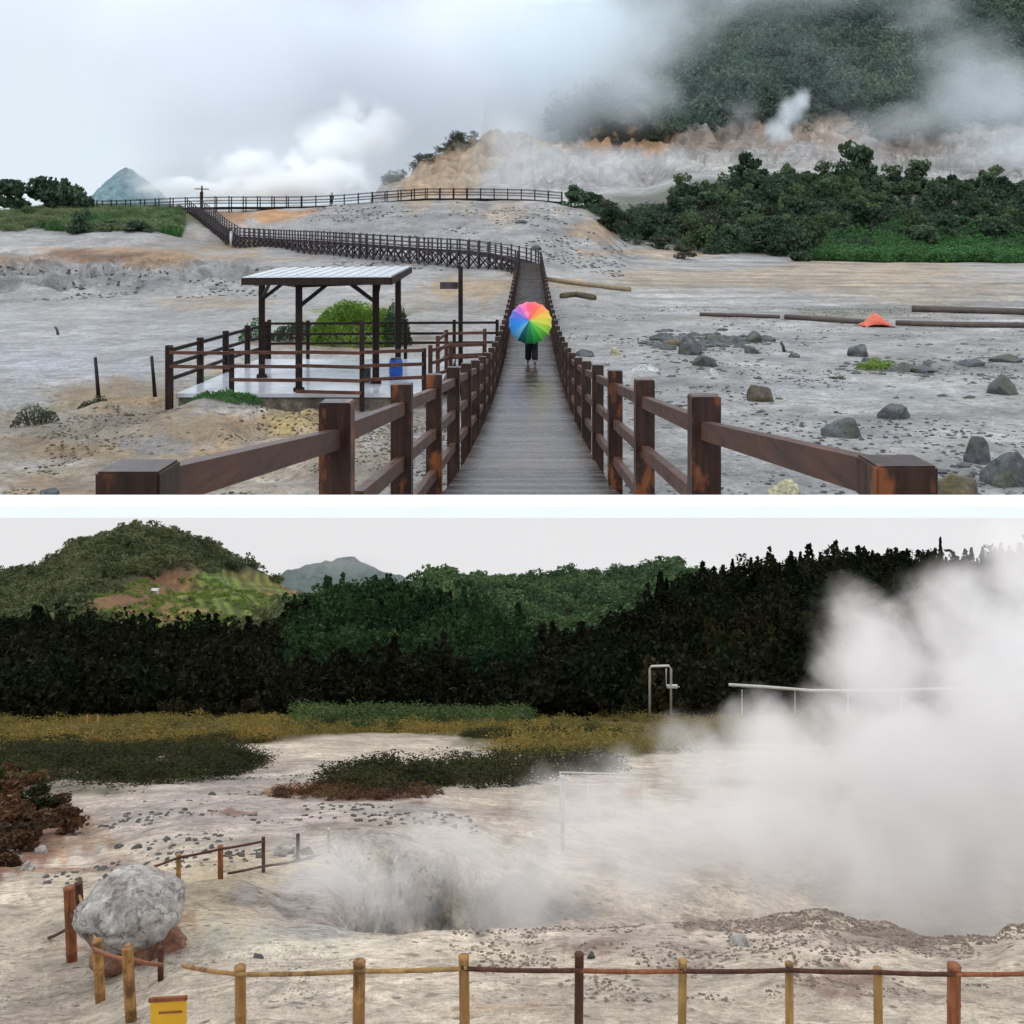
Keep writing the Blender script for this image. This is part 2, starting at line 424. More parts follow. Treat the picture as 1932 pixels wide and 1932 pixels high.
NEARA = [(1.78, 957), (14.3, 957), (15.5, 921), (20, 822), (25, 754), (30, 708)]
BANK = [(1.78, 957), (14.3, 957), (15.5, 921), (18, 855), (20.5, 775), (22.6, 727), (24, 752), (27, 733), (30, 706)]
colsA = {
    -700: NEARA + [(40, 648), (50, 612), (60, 585), (68, 562), (74, 525), (80, 508), (92, 480), (100, 466), (112, 442), (122, 415), (135, 402), (150, 398), (180, 420), (300, 460), (700, 478)],
    20: NEARA + [(40, 648), (50, 612), (60, 585), (68, 562), (74, 525), (80, 508), (92, 482), (100, 466), (112, 442), (122, 415), (135, 402), (150, 398), (180, 420), (300, 460), (700, 478)],
    100: [(1.78, 957), (14.3, 957), (15.5, 921), (18, 862), (20, 812), (22, 775), (25, 752), (30, 708), (40, 648), (50, 612), (60, 585), (68, 562), (75, 517), (82, 503), (94, 480), (102, 464), (112, 440), (122, 412), (135, 400), (150, 398), (180, 420), (300, 460), (700, 478)],
    250: BANK + [(40, 648), (50, 612), (60, 585), (68, 560), (75, 512), (82, 500), (95, 478), (105, 455), (115, 430), (125, 406), (135, 397), (150, 399), (300, 455), (700, 478)],
    450: BANK + [(40, 648), (55, 598), (66, 560), (74, 518), (80, 502), (95, 488), (105, 475), (115, 466), (125, 425), (132, 400), (140, 393), (160, 405), (300, 455), (700, 478)],
    560: [(1.78, 957), (14.3, 957), (15.5, 921), (18, 855), (20.5, 790), (22.5, 750), (24, 750), (27, 732), (30, 706), (40, 648), (55, 598), (66, 562), (75, 532), (85, 507), (95, 494), (102, 484), (112, 448), (122, 412), (132, 394), (145, 388), (165, 402), (300, 455), (700, 478)],
    650: NEARA + [(40, 648), (55, 597), (66, 562), (75, 535), (85, 508), (95, 492), (102, 475), (112, 440), (122, 405), (134, 386), (145, 382), (165, 400), (300, 455), (700, 478)],
    735: NEARA + [(40, 648), (52, 605), (60, 580), (70, 550), (80, 522), (88, 503), (95, 487), (105, 457), (115, 422), (128, 387), (140, 377), (150, 377), (170, 392), (215, 372), (240, 345), (260, 340), (300, 375), (700, 478)],
    800: NEARA + [(40, 648), (52, 605), (60, 580), (70, 548), (80, 520), (88, 502), (95, 486), (105, 455), (115, 420), (128, 385), (140, 375), (150, 374), (170, 390), (208, 365), (245, 312), (262, 297), (280, 302), (340, 400), (700, 478)],
    870: NEARA + [(40, 648), (52, 605), (60, 580), (70, 548), (80, 522), (88, 505), (95, 484), (105, 452), (115, 420), (128, 386), (140, 375), (150, 374), (170, 390), (206, 365), (245, 300), (268, 258), (285, 262), (350, 400), (700, 478)],
    930: NEARA + [(40, 650), (50, 610), (60, 574), (72, 540), (82, 516), (90, 498), (100, 464), (112, 430), (125, 398), (138, 380), (150, 374), (168, 390), (205, 365), (240, 300), (270, 240), (290, 246), (360, 300), (560, 210), (700, 150)],
    1000: NEARA + [(40, 650), (50, 612), (60, 576), (72, 540), (82, 514), (90, 494), (100, 462), (112, 428), (125, 398), (138, 380), (150, 375), (168, 388), (205, 365), (235, 312), (270, 246), (300, 250), (420, 200), (560, 90), (700, 10)],
    1100: NEARA + [(42, 640), (55, 585), (68, 552), (80, 527), (92, 508), (100, 488), (110, 455), (122, 420), (135, 396), (150, 386), (165, 385), (205, 362), (230, 320), (255, 287), (275, 264), (292, 232), (302, 220), (320, 222), (400, 205), (550, 105), (700, 0)],
    1200: NEARA + [(45, 625), (60, 577), (75, 542), (90, 516), (105, 500), (115, 490), (125, 472), (140, 435), (160, 397), (180, 374), (210, 347), (240, 312), (260, 292), (285, 254), (305, 206), (320, 200), (400, 190), (550, 70), (700, -60)],
    1320: NEARA + [(45, 625), (60, 577), (75, 542), (95, 513), (120, 492), (130, 478), (140, 452), (155, 408), (175, 355), (200, 328), (230, 310), (260, 287), (285, 253), (310, 205), (340, 175), (420, 125), (550, 20), (700, -130)],
    1500: NEARA + [(45, 625), (60, 577), (75, 542), (95, 514), (120, 494), (130, 486), (140, 467), (155, 410), (170, 360), (185, 333), (210, 311), (250, 294), (280, 267), (310, 228), (360, 155), (450, 62), (560, -50), (700, -200)],
    1700: NEARA + [(45, 625), (60, 577), (75, 542), (95, 514), (125, 495), (135, 484), (145, 450), (160, 405), (175, 358), (200, 330), (240, 312), (270, 292), (310, 257), (360, 173), (450, 62), (560, -50), (700, -200)],
    1911: NEARA + [(45, 625), (60, 577), (75, 542), (95, 514), (125, 496), (136, 489), (146, 455), (160, 410), (180, 365), (210, 338), (250, 317), (300, 273), (360, 183), (450, 62), (560, -60), (700, -200)],
    2700: NEARA + [(45, 625), (60, 577), (75, 542), (95, 514), (125, 496), (136, 489), (146, 455), (160, 410), (180, 365), (210, 338), (250, 317), (300, 273), (360, 183), (450, 62), (560, -60), (700, -200)],
}


def roughA(u, Y, X):
    near = smooth(14.6, 17, Y)
    flat = smooth(1060, 1300, u) * (1 - smooth(125, 150, Y))          # the smooth mud flat on the right
    amp = (0.34 + 0.22 * (1 - smooth(700, 900, u)) * (1 - smooth(26, 34, Y))) * (1 - 0.6 * flat) + 0.5 * smooth(90, 130, Y) * (1 - flat) + 2.6 * smooth(190, 300, Y)
    pond = (1 - smooth(300, 520, u)) * smooth(26, 34, Y) * (1 - smooth(58, 66, Y))
    amp = amp * (1 - 0.8 * pond)
    big = fbm(X * 0.16, Y * 0.16, 3, 4)
    huge = fbm(X * 0.035, Y * 0.035, 9, 4)
    fine = fbm(X * 1.1, Y * 1.1, 5, 3)
    ridge = np.abs(fbm(X * 0.3 + 40, Y * 0.3, 21, 3))
    bank = (1 - smooth(560, 640, u)) * smooth(15, 18, Y) * (1 - smooth(24, 28, Y))
    gul = smooth(66, 78, Y) * (1 - smooth(86, 100, Y)) * (1 - smooth(440, 560, u))
    return near * (amp * big + 0.10 * fine * (1 - 0.5 * flat) * (1 - 0.7 * pond) - bank * ridge * 2.2 - gul * ridge * 9) + smooth(200, 330, Y) * huge * 12 * smooth(960, 1080, u) - smooth(200, 225, Y) * (1 - smooth(310, 360, Y)) * np.abs(fbm(X * 0.09, Y * 0.035, 121, 5)) * 26 * smooth(720, 800, u)


TA = Terrain(colsA, roughA)


def paint(U, V, base, blobs, s, warp=1.0):
    c = np.broadcast_to(np.array(base, float), U.shape + (3,)).copy(); warp *= 1.7
    for (u, v, ru, rv, col, k) in blobs:
        n = fbm(U / max(ru, 20) * 3.0 + s, V / max(rv, 6) * 1.6, s, 5) * warp
        s += 7
        d = np.sqrt(((U - u) / ru) ** 2 + ((V - v) / rv) ** 2) + n * 1.1
        w = (1 - smooth(0.45, 1.1, d))[..., None] * k
        c = c * (1 - w) + np.array(col) * w
    return c


GREY, PALE, WHITE = (0.33, 0.33, 0.34), (0.47, 0.465, 0.47), (0.58, 0.58, 0.59)
TAN, OCHRE, BROWN = (0.42, 0.34, 0.24), (0.46, 0.31, 0.17), (0.17, 0.10, 0.06)
GRN, DKG, OLV = (0.06, 0.10, 0.035), (0.025, 0.045, 0.025), (0.16, 0.17, 0.07)


def colourA(U, V, Y, X):
    b = [
        (200, 860, 420, 110, (0.37, 0.29, 0.19), 0.75), (640, 860, 160, 90, (0.42, 0.34, 0.25), 0.7), (820, 590, 130, 50, (0.42, 0.35, 0.27), 0.6),
        (150, 660, 330, 70, (0.45, 0.46, 0.50), 0.9), (60, 690, 200, 36, (0.52, 0.54, 0.60), 0.8),
        (250, 525, 330, 36, (0.36, 0.36, 0.37), 0.9), (260, 484, 290, 17, (0.44, 0.27, 0.13), 0.9), (190, 482, 110, 12, (0.2, 0.10, 0.05), 0.95),
        (60, 488, 70, 9, (0.30, 0.19, 0.12), 0.7), (400, 462, 120, 22, (0.36, 0.27, 0.18), 0.85), (200, 452, 220, 14, (0.40, 0.39, 0.41), 0.8),
        (360, 425, 70, 22, (0.33, 0.31, 0.28), 0.8),
        (140, 412, 240, 18, GRN, 0.9), (300, 408, 90, 14, OLV, 0.9), (490, 408, 110, 18, (0.52, 0.28, 0.12), 1.0),
        (420, 574, 130, 14, (0.52, 0.42, 0.30), 0.7), (880, 540, 110, 30, (0.48, 0.35, 0.21), 0.9), (760, 520, 120, 20, (0.42, 0.41, 0.41), 0.7),
        (700, 600, 140, 26, (0.16, 0.2, 0.06), 0.8), (650, 645, 170, 22, (0.30, 0.22, 0.16), 0.8), (860, 600, 110, 26, (0.44, 0.44, 0.45), 0.7),
        (330, 790, 360, 90, (0.36, 0.26, 0.15), 0.85), (250, 740, 170, 30, (0.33, 0.24, 0.13), 0.85), (500, 740, 110, 24, (0.33, 0.24, 0.13), 0.8), (560, 790, 60, 50, (0.42, 0.32, 0.13), 0.7),
        (430, 765, 120, 24, (0.50, 0.47, 0.45), 0.9), (180, 800, 180, 34, (0.34, 0.31, 0.27), 0.7), (300, 840, 90, 24, (0.27, 0.29, 0.32), 0.7),
        (100, 920, 130, 26, (0.33, 0.22, 0.13), 0.75), (70, 880, 110, 14, (0.52, 0.50, 0.47), 0.8), (480, 930, 140, 30, (0.46, 0.42, 0.37), 0.7),
        (560, 850, 90, 50, (0.44, 0.38, 0.31), 0.6), (80, 775, 60, 20, (0.16, 0.18, 0.09), 0.6),
        (420, 715, 60, 9, (0.08, 0.17, 0.05), 0.8),
        (820, 420, 330, 50, (0.37, 0.37, 0.385), 0.9), (1000, 400, 130, 25, (0.43, 0.41, 0.40), 0.7),
        (1150, 435, 110, 22, (0.50, 0.35, 0.22), 0.85), (1230, 478, 130, 11, (0.50, 0.38, 0.27), 0.85), (1080, 540, 70, 13, (0.48, 0.36, 0.24), 0.7),
        (1600, 524, 520, 40, (0.46, 0.375, 0.285), 0.95), (1750, 560, 260, 22, (0.42, 0.37, 0.31), 0.8), (1700, 588, 240, 8, (0.19, 0.18, 0.13), 0.7), (1500, 602, 330, 5, (0.26, 0.22, 0.18), 0.6),
        (1350, 560, 220, 26, (0.48, 0.46, 0.46), 0.7),
        (1400, 760, 420, 130, (0.48, 0.48, 0.495), 0.6), (1330, 930, 330, 60, (0.41, 0.41, 0.42), 0.7), (1150, 690, 90, 25, (0.45, 0.44, 0.47), 0.7),
        (1740, 700, 160, 16, (0.24, 0.24, 0.22), 0.6), (1700, 770, 330, 14, (0.50, 0.50, 0.48), 0.6), (1600, 740, 230, 22, (0.38, 0.43, 0.46), 0.5),
        # hills
        (880, 320, 180, 100, (0.48, 0.37, 0.25), 0.95), (800, 335, 60, 40, (0.50, 0.34, 0.19), 0.8), (960, 350, 170, 34, (0.45, 0.46, 0.50), 0.8), (930, 305, 40, 26, (0.20, 0.20, 0.14), 0.7),
        (745, 325, 40, 34, (0.06, 0.09, 0.05), 0.8), (850, 275, 70, 12, (0.08, 0.11, 0.07), 0.7), (1090, 330, 180, 60, (0.50, 0.50, 0.53), 0.85),
        (1300, 305, 300, 26, (0.56, 0.55, 0.53), 0.9), (1700, 310, 300, 18, (0.42, 0.41, 0.41), 0.9), (1210, 262, 120, 30, (0.55, 0.30, 0.12), 1.0), (840, 330, 110, 50, (0.50, 0.37, 0.24), 0.9), (930, 270, 50, 30, (0.46, 0.36, 0.25), 0.8),
        (1330, 260, 140, 26, (0.30, 0.23, 0.18), 0.8), (1560, 240, 130, 40, (0.40, 0.30, 0.23), 0.85), (1560, 245, 50, 26, (0.46, 0.36, 0.30), 0.7), (1700, 270, 160, 24, (0.20, 0.16, 0.13), 0.8),
        (1130, 225, 90, 30, (0.10, 0.10, 0.065), 0.9),
    ]
    c = paint(U, V, (0.415, 0.41, 0.415), b, 3)
    hill = smooth(250, 215, V + fbm(X * .03, Y * .03, 66) * 60) * smooth(300, 330, Y) * smooth(1010, 1080, U)
    c = c * (1 - hill[..., None]) + np.array((0.045, 0.06, 0.04)) * hill[..., None]
    scrub = smooth(126, 136, Y) * (1 - smooth(178, 200, Y)) * smooth(1060, 1180, U + fbm(X * .1, Y * .1, 77) * 120)
    c = c * (1 - 0.85 * scrub[..., None]) + np.array((0.07, 0.075, 0.045)) * 0.85 * scrub[..., None]
    strk = fbm(X * 0.05 + Y * 0.02, Y * 0.7, 33, 4)
    fl = (smooth(1060, 1250, U) * smooth(34, 50, Y) * (1 - smooth(120, 130, Y)))
    c = c * (1 + (strk * 1.1 * fl)[..., None])
    br = np.minimum(fbm(X * 0.9, Y * 0.9, 55, 4), 0.0)
    c = c * (1 + (br * 1.0)[..., None])
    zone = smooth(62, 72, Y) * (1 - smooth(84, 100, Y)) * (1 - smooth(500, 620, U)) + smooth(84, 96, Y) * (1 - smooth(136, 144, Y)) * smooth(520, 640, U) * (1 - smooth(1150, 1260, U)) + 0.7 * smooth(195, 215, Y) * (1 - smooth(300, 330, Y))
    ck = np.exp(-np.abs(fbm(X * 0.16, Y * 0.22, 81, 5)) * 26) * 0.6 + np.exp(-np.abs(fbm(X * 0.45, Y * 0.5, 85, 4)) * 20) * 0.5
    c = c * (1 - (zone * np.clip(ck, 0, 1) * 0.5)[..., None])  # crevice shade painted into the soil colour on gullies, scree and hills
    return np.clip(c * np.array((1.0, 0.93, 0.87)), 0.01, 0.75)


ug = np.concatenate([np.arange(-700, -20, 14), np.arange(-20, 1952, 4.5), np.arange(1952, 2700, 14)])
ya = np.concatenate([np.linspace(1.78, 14.3, 12), 14.4 * 1.0095 ** np.arange(0, 411)])
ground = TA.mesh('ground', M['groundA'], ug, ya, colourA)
tag(ground, kind='structure')

# ---- lower crater ground, a long slope falling away under the terrace
MID = [(45, 1455), (60, 1421), (80, 1396), (110, 1374), (120, 1368)]
nearB = {
    -700: [(5, 2420), (8, 2110), (10, 1985), (12, 1895), (13.9, 1822), (16, 1745), (18, 1690), (20, 1658), (24, 1605), (30, 1548), (38, 1498), (50, 1452), (70, 1415), (95, 1388), (120, 1370)],
    20: [(5, 2420), (8, 2110), (10, 1985), (12, 1895), (13.9, 1822), (16, 1745), (18, 1690), (20, 1658), (24, 1605), (30, 1548), (38, 1498), (50, 1452), (70, 1415), (95, 1388), (120, 1370)],
    150: [(5, 2420), (8, 2105), (10, 1975), (12, 1885), (13.9, 1812), (16, 1725), (18, 1682), (21, 1640), (26, 1575), (33, 1515), (45, 1462), (60, 1430), (80, 1405), (110, 1378), (120, 1370)],
    250: [(5, 2420), (8, 2090), (10, 1945), (12, 1860), (13.5, 1785), (15, 1730), (17, 1685), (20, 1642), (26, 1562), (33, 1508), (45, 1458), (60, 1425), (80, 1400), (110, 1376), (120, 1370)],
    350: [(5, 2420), (8, 2075), (10, 1925), (12, 1825), (14, 1755), (16, 1700), (18, 1662), (21, 1612), (26, 1553), (33, 1503), (45, 1455), (60, 1422), (80, 1397), (110, 1375), (120, 1369)],
    460: [(5, 2420), (8, 2068), (10, 1918), (12, 1820), (13.5, 1762), (14.5, 1742), (15.5, 1722), (17, 1672), (18.5, 1642), (21, 1608), (26, 1552), (33, 1502)] + MID,
    560: [(5, 2420), (8, 2068), (10, 1918), (12, 1819), (13.5, 1765), (14.5, 1755), (15.5, 1748), (17, 1692), (18.5, 1645), (20, 1612), (23, 1580), (27, 1545), (33, 1502)] + MID,
    700: [(5, 2420), (8, 2068), (10, 1918), (12, 1819), (13.5, 1766), (14.5, 1762), (15.5, 1762), (16.5, 1738), (18, 1668), (19.5, 1615), (21, 1585), (24, 1565), (28, 1540), (33, 1503)] + MID,
    840: [(5, 2420), (8, 2068), (10, 1918), (12, 1819), (13.7, 1757), (14.6, 1754), (15.5, 1774), (17, 1765), (18.5, 1710), (20, 1650), (22, 1605), (25, 1568), (29, 1532), (34, 1500)] + MID,
    960: [(5, 2420), (8, 2068), (10, 1918), (12, 1819), (13.9, 1754), (15, 1765), (17, 1800), (20, 1760), (23, 1660), (26, 1590), (30, 1535), (35, 1500)] + MID,
    1150: [(5, 2420), (8, 2068), (10, 1918), (12, 1819), (14, 1750), (15, 1754), (17, 1800), (21, 1760), (25, 1640), (29, 1560), (33, 1515), (38, 1485)] + MID,
    1280: [(5, 2420), (8, 2068), (10, 1918), (12, 1815), (14.2, 1744), (15, 1750), (17, 1800), (22, 1750), (27, 1620), (31, 1540), (38, 1488)] + MID,
    1400: [(5, 2420), (8, 2068), (10, 1918), (12, 1810), (14.0, 1748), (14.8, 1734), (15.5, 1745), (18, 1800), (23, 1745), (28, 1610), (32, 1535), (38, 1488)] + MID,
    1540: [(5, 2420), (8, 2068), (10, 1918), (12, 1805), (14, 1738), (14.8, 1716), (15.5, 1730), (18, 1800), (24, 1740), (29, 1600), (33, 1530), (38, 1488)] + MID,
    1660: [(5, 2420), (8, 2068), (10, 1918), (12, 1812), (14, 1750), (14.8, 1735), (15.5, 1748), (18, 1800), (24, 1740), (29, 1600), (33, 1530), (38, 1488)] + MID,
    1780: [(5, 2420), (8, 2068), (10, 1918), (12, 1822), (13.6, 1780), (14.6, 1767), (15.5, 1782), (18, 1810), (24, 1740), (29, 1600), (33, 1530), (38, 1488)] + MID,
    1870: [(5, 2420), (8, 2068), (10, 1918), (12, 1822), (13.6, 1778), (14.6, 1766), (15.5, 1780), (18, 1810), (24, 1740), (29, 1600), (33, 1530), (38, 1488)] + MID,
    1915: [(5, 2420), (8, 2068), (10, 1918), (12, 1812), (13.6, 1762), (14.6, 1742), (15.5, 1756), (18, 1800), (24, 1740), (29, 1600), (33, 1530), (38, 1488)] + MID,
    2700: [(5, 2420), (8, 2068), (10, 1918), (12, 1812), (13.6, 1762), (14.6, 1742), (15.5, 1756), (18, 1800), (24, 1740), (29, 1600), (33, 1530), (38, 1488)] + MID,
}
RU = [-700, 20, 170, 300, 500, 560, 620, 730, 800, 900, 960, 1010, 1070, 1150, 1220, 1250, 1400, 1500, 1640, 1770, 1911, 2700]
RV = [1215, 1215, 1216, 1226, 1230, 1170, 1150, 1142, 1150, 1164, 1190, 1232, 1245, 1218, 1182, 1155, 1118, 1106, 1094, 1100, 1082, 1080]
HU = [-700, 20, 60, 100, 150, 200, 260, 320, 400, 450, 500, 550, 600, 650, 750, 790, 830, 900, 1000, 1100, 1200, 1240, 1270, 1300, 1340, 1400, 2700]
HV = [1120, 1078, 1072, 1046, 1012, 997, 988, 1002, 1038, 1060, 1078, 1096, 1122, 1130, 1118, 1098, 1083, 1092, 1090, 1088, 1090, 1074, 1071, 1085, 1098, 1116, 1120]
BU = [-700, 500, 540, 590, 650, 700, 765, 850, 2700]
BV = [1160, 1110, 1082, 1060, 1050, 1060, 1084, 1140, 1160]
farU = sorted(set(RU + HU + list(nearB) + [590, 700]))
colsB = {}
_nb = Terrain(nearB, None)
for u in farU:
    ys = [5, 6, 7, 8, 9, 10, 11, 12, 13, 13.6, 14.2, 14.8, 15.4, 16, 17, 18, 19, 20, 21, 22, 23, 24, 25, 26, 27, 28, 29, 30, 31, 33, 35, 38, 45, 60, 80, 110, 120]
    zz = _nb.base(np.full(len(ys), float(u)), np.array(ys, float))
    c = [(y, HA - z * F / y) for y, z in zip(ys, zz)]
    r = float(np.interp(u, RU, RV)); h = float(np.interp(u, HU, HV)); b = float(np.interp(u, BU, BV))
    c += [(150, 1360), (175, 1325), (220, (1325 + r) / 2 - 8), (262, r + 2), (275, r + 2), (320, max(r, h) + 24), (600, h), (625, h), (760, max(h, b) + 60), (900, b), (1150, b + 120)]
    colsB[u] = c


def roughB(u, Y, X):
    fine = fbm(X * 1.7, Y * 1.7, 5, 4); mid = fbm(X * 0.5, Y * 0.5, 8, 4); big = fbm(X * 0.08, Y * 0.08, 17, 4); huge = fbm(X * 0.012, Y * 0.012, 27, 4)
    ridge = np.abs(fbm(X * 0.9 + 3, Y * 0.5, 61, 4))
    crat = smooth(610, 690, u) * (1 - smooth(900, 1000, u)) * smooth(15.5, 16.5, Y) * (1 - smooth(21, 24, Y))
    return 0.13 * fine + 0.22 * mid * smooth(9, 13, Y) + 1.2 * big * smooth(28, 60, Y) - crat * (ridge * 2.0 + np.abs(fbm(X * 2.2, Y * 0.5, 63, 4)) * 2.4) + huge * 22 * smooth(180, 400, Y) - np.abs(fbm(X * .02, Y * .008, 131, 4)) * 30 * smooth(330, 450, Y)


TB = Terrain(colsB, roughB)
CREAM, PINK, CGREY, RED = (0.60, 0.52, 0.41), (0.56, 0.48, 0.44), (0.34, 0.33, 0.325), (0.17, 0.06, 0.03)


def colourB(U, V, Y, X):
    b = [
        (500, 1530, 460, 90, (0.52, 0.47, 0.455), 0.9), (250, 1590, 160, 30, (0.55, 0.49, 0.44), 0.6), (500, 1640, 240, 30, (0.58, 0.50, 0.36), 0.7),
        (90, 1720, 120, 90, (0.60, 0.53, 0.44), 0.7), (480, 1780, 330, 40, (0.58, 0.56, 0.48), 0.7), (400, 1700, 90, 60, (0.62, 0.54, 0.38), 0.8),
        (600, 1700, 170, 60, (0.44, 0.41, 0.41), 0.85), (760, 1690, 110, 80, CGREY, 0.9), (800, 1725, 90, 34, (0.13, 0.14, 0.15), 0.85), (980, 1700, 150, 60, (0.17, 0.17, 0.18), 0.85),
        (860, 1720, 30, 45, (0.40, 0.34, 0.25), 0.7), (600, 1760, 110, 16, (0.44, 0.46, 0.47), 0.7),
        (1450, 1770, 500, 40, PINK, 0.7), (1330, 1745, 60, 16, (0.25, 0.20, 0.165), 0.9), (1480, 1745, 90, 24, (0.27, 0.205, 0.165), 0.85), (1660, 1770, 170, 34, (0.30, 0.25, 0.21), 0.75), (1560, 1730, 90, 14, (0.30, 0.27, 0.22), 0.8),
        (1100, 1790, 70, 18, (0.34, 0.23, 0.19), 0.7), (1590, 1850, 90, 32, (0.30, 0.19, 0.16), 0.75), (1820, 1870, 150, 40, (0.42, 0.36, 0.30), 0.6), (960, 1905, 120, 20, (0.45, 0.33, 0.24), 0.6),
        (240, 1785, 110, 24, (0.36, 0.19, 0.13), 0.9), (330, 1735, 40, 40, (0.40, 0.28, 0.18), 0.8),
        (60, 1570, 100, 80, RED, 0.85), (140, 1590, 70, 40, (0.40, 0.25, 0.15), 0.7), (90, 1640, 150, 7, (0.25, 0.13, 0.08), 0.7),
        (210, 1625, 60, 16, (0.27, 0.2, 0.17), 0.6), (430, 1533, 50, 9, (0.24, 0.12, 0.08), 0.8), (650, 1495, 170, 24, (0.20, 0.08, 0.035), 0.85), (540, 1495, 60, 14, (0.34, 0.18, 0.07), 0.9),
        (230, 1450, 300, 40, (0.04, 0.04, 0.015), 0.95), (800, 1462, 240, 24, (0.05, 0.06, 0.02), 0.9), (1050, 1400, 190, 34, (0.09, 0.085, 0.02), 0.9),
        (1130, 1500, 90, 28, (0.28, 0.14, 0.08), 0.8), (900, 1545, 260, 20, (0.42, 0.36, 0.33), 0.7), (620, 1560, 90, 10, (0.30, 0.24, 0.21), 0.7),
    ]
    c = paint(U, V, (0.56, 0.50, 0.425), b, 9)
    mead = smooth(62, 72, Y + fbm(X * .08, Y * .08, 5) * 26 + 14 * np.exp(-((U - 730) / 200.0) ** 2) * -1)
    bare = np.maximum(np.exp(-(((U - 720) / 240) ** 2 + ((V - 1412 + (U - 720) * .06) / 30) ** 2) ** 2), np.exp(-(((U - 550) / 75) ** 2 + ((V - 1455) / 40) ** 2) ** 2))
    mead = mead * (1 - 0.9 * bare)
    g = fbm(X * 0.05, Y * 0.12, 41, 4)[..., None]
    mc = np.array((0.13, 0.095, 0.022)) + g * np.array((0.16, 0.06, 0.0))
    c = c * (1 - mead[..., None]) + mc * mead[..., None]
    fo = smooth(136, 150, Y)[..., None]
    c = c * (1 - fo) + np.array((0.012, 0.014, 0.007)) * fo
    hl = smooth(330, 360, Y)[..., None]
    c = c * (1 - hl) + np.array((0.05, 0.055, 0.025)) * hl
    ter = smooth(330, 370, Y) * (1 - smooth(1, 1.12, np.sqrt(((U - 385 - (1140 - V) * 0.9) / 215) ** 2 + ((V - 1140) / 60) ** 2) + fbm(X * .02, Y * .02, 3) * .5))
    strp = 0.5 + 0.5 * np.sin((V + U * 0.06 + fbm(X * .03, Y * .03, 8) * 30) * 0.48)
    w = vnoise(X * 0.04, Y * 0.03, 71)[..., None]
    tc = np.array((0.14, 0.28, 0.035)) * w + np.array((0.38, 0.17, 0.075)) * (1 - w)
    tc = tc * (0.35 + 1.0 * strp[..., None])
    c = c * (1 - ter[..., None]) + tc * ter[..., None]
    sc = smooth(330, 370, Y) * (1 - smooth(0.7, 1.1, np.sqrt(((U - 270 + (V - 1120) * 1.6) / 60) ** 2 + ((V - 1120) / 50) ** 2) + fbm(X * .03, Y * .03, 31)))
    c = c * (1 - 0.8 * sc[..., None]) + np.array((0.24, 0.11, 0.06)) * 0.8 * sc[..., None]
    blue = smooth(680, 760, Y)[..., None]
    c = c * (1 - blue) + np.array((0.16, 0.23, 0.22)) * blue  # bluish haze over the farthest hill, put into its ground colour
    br = np.minimum(fbm(X * 1.3, Y * 1.3, 55, 4), 0.0)
    c = c * (1 + (br * 0.9)[..., None])
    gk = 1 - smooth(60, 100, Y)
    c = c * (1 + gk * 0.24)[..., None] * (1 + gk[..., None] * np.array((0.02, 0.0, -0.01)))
    return np.clip(c, 0.004, 0.78)


yb = np.concatenate([5 * 1.008 ** np.arange(0, 460), 5 * 1.008 ** 459 * 1.02 ** np.arange(1, 90)])
yb = yb[yb < 1150]
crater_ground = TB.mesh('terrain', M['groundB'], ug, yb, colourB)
tag(crater_ground, kind='structure')

# added white bar standing in for the strip between the upper and lower views
mb = MB()
zt = -(955 - HA) / F * 1.70; zb = -(977 - HA) / F * 1.70
mb.box((0, 1.74, (zt + zb) / 2), 14, 0.08, zt - zb)
tag(mb.build('divider_bar', M['divider_bar']), kind='structure')

# ---- sky over the lower valley: a closed dome under the terrace, open towards the viewer
t = NT('overcast_sky')
pos = t.pos()
sep = t.n('ShaderNodeSeparateXYZ'); t.l(pos, sep.inputs[0])
mr = t.n('ShaderNodeMapRange'); mr.inputs[1].default_value = 150; mr.inputs[2].default_value = 1250; t.l(sep.outputs[1], mr.inputs[0])
cl = t.noise(t.stretch(pos, (0.0016, 0.0016, 0.005)), 1.0, 4)
em = t.n('ShaderNodeEmission')
c = t.mix(mr.outputs[0], (1.0, 0.985, 0.96), (0.815, 0.815, 0.825))
c = t.mix(1.0, c, t.ramp(cl, [(0.3, 0.97), (0.7, 1.02)]), 'MULTIPLY')
t.l(c, em.inputs[0])
mr2 = t.n('ShaderNodeMapRange'); mr2.inputs[1].default_value = 100; mr2.inputs[2].default_value = 1200; mr2.inputs[3].default_value = 1.32; mr2.inputs[4].default_value = 1.0
t.l(sep.outputs[1], mr2.inputs[0]); t.l(mr2.outputs[0], em.inputs[1])
t.l(em.outputs[0], t.out.inputs['Surface'])
try: t.m.cycles.emission_sampling = 'NONE'
except Exception: pass
prof = [(1.79, -(973 - HA) / F * 1.79), (27, -(973 - HA) / F * 27), (1200, -7.2), (1330, -40), (1380, -120), (1400, -700)]
xs = [-1500, -1450, -60, 60, 1450, 1500]
vs = []; fs = []
xw = [(1500 if i > 0 else 7.0) for i in range(len(prof))]
for (y, z), w in zip(prof, xw):
    for s_ in (-1, -0.97, 0, 0.97, 1):
        vs.append((s_ * w, y, z if abs(s_) < 1 else z - (40 if y > 100 else 0)))
for i in range(len(prof) - 1):
    for k in range(4):
        a = i * 5 + k
        fs.append((a, a + 1, a + 6, a + 5))
# side walls
k = len(vs)
for s_ in (-1, 1):
    k = len(vs)
    vs += [(s_ * 1500, 27, -7), (s_ * 1500, 1400, -7), (s_ * 1500, 1400, -700), (s_ * 1500, 27, -700)]
    fs.append((k, k + 1, k + 2, k + 3))
me = bpy.data.meshes.new('sky'); me.from_pydata(vs, [], fs); me.materials.append(t.m); me.update()
sky = link_mesh('sky', me); tag(sky, kind='structure')


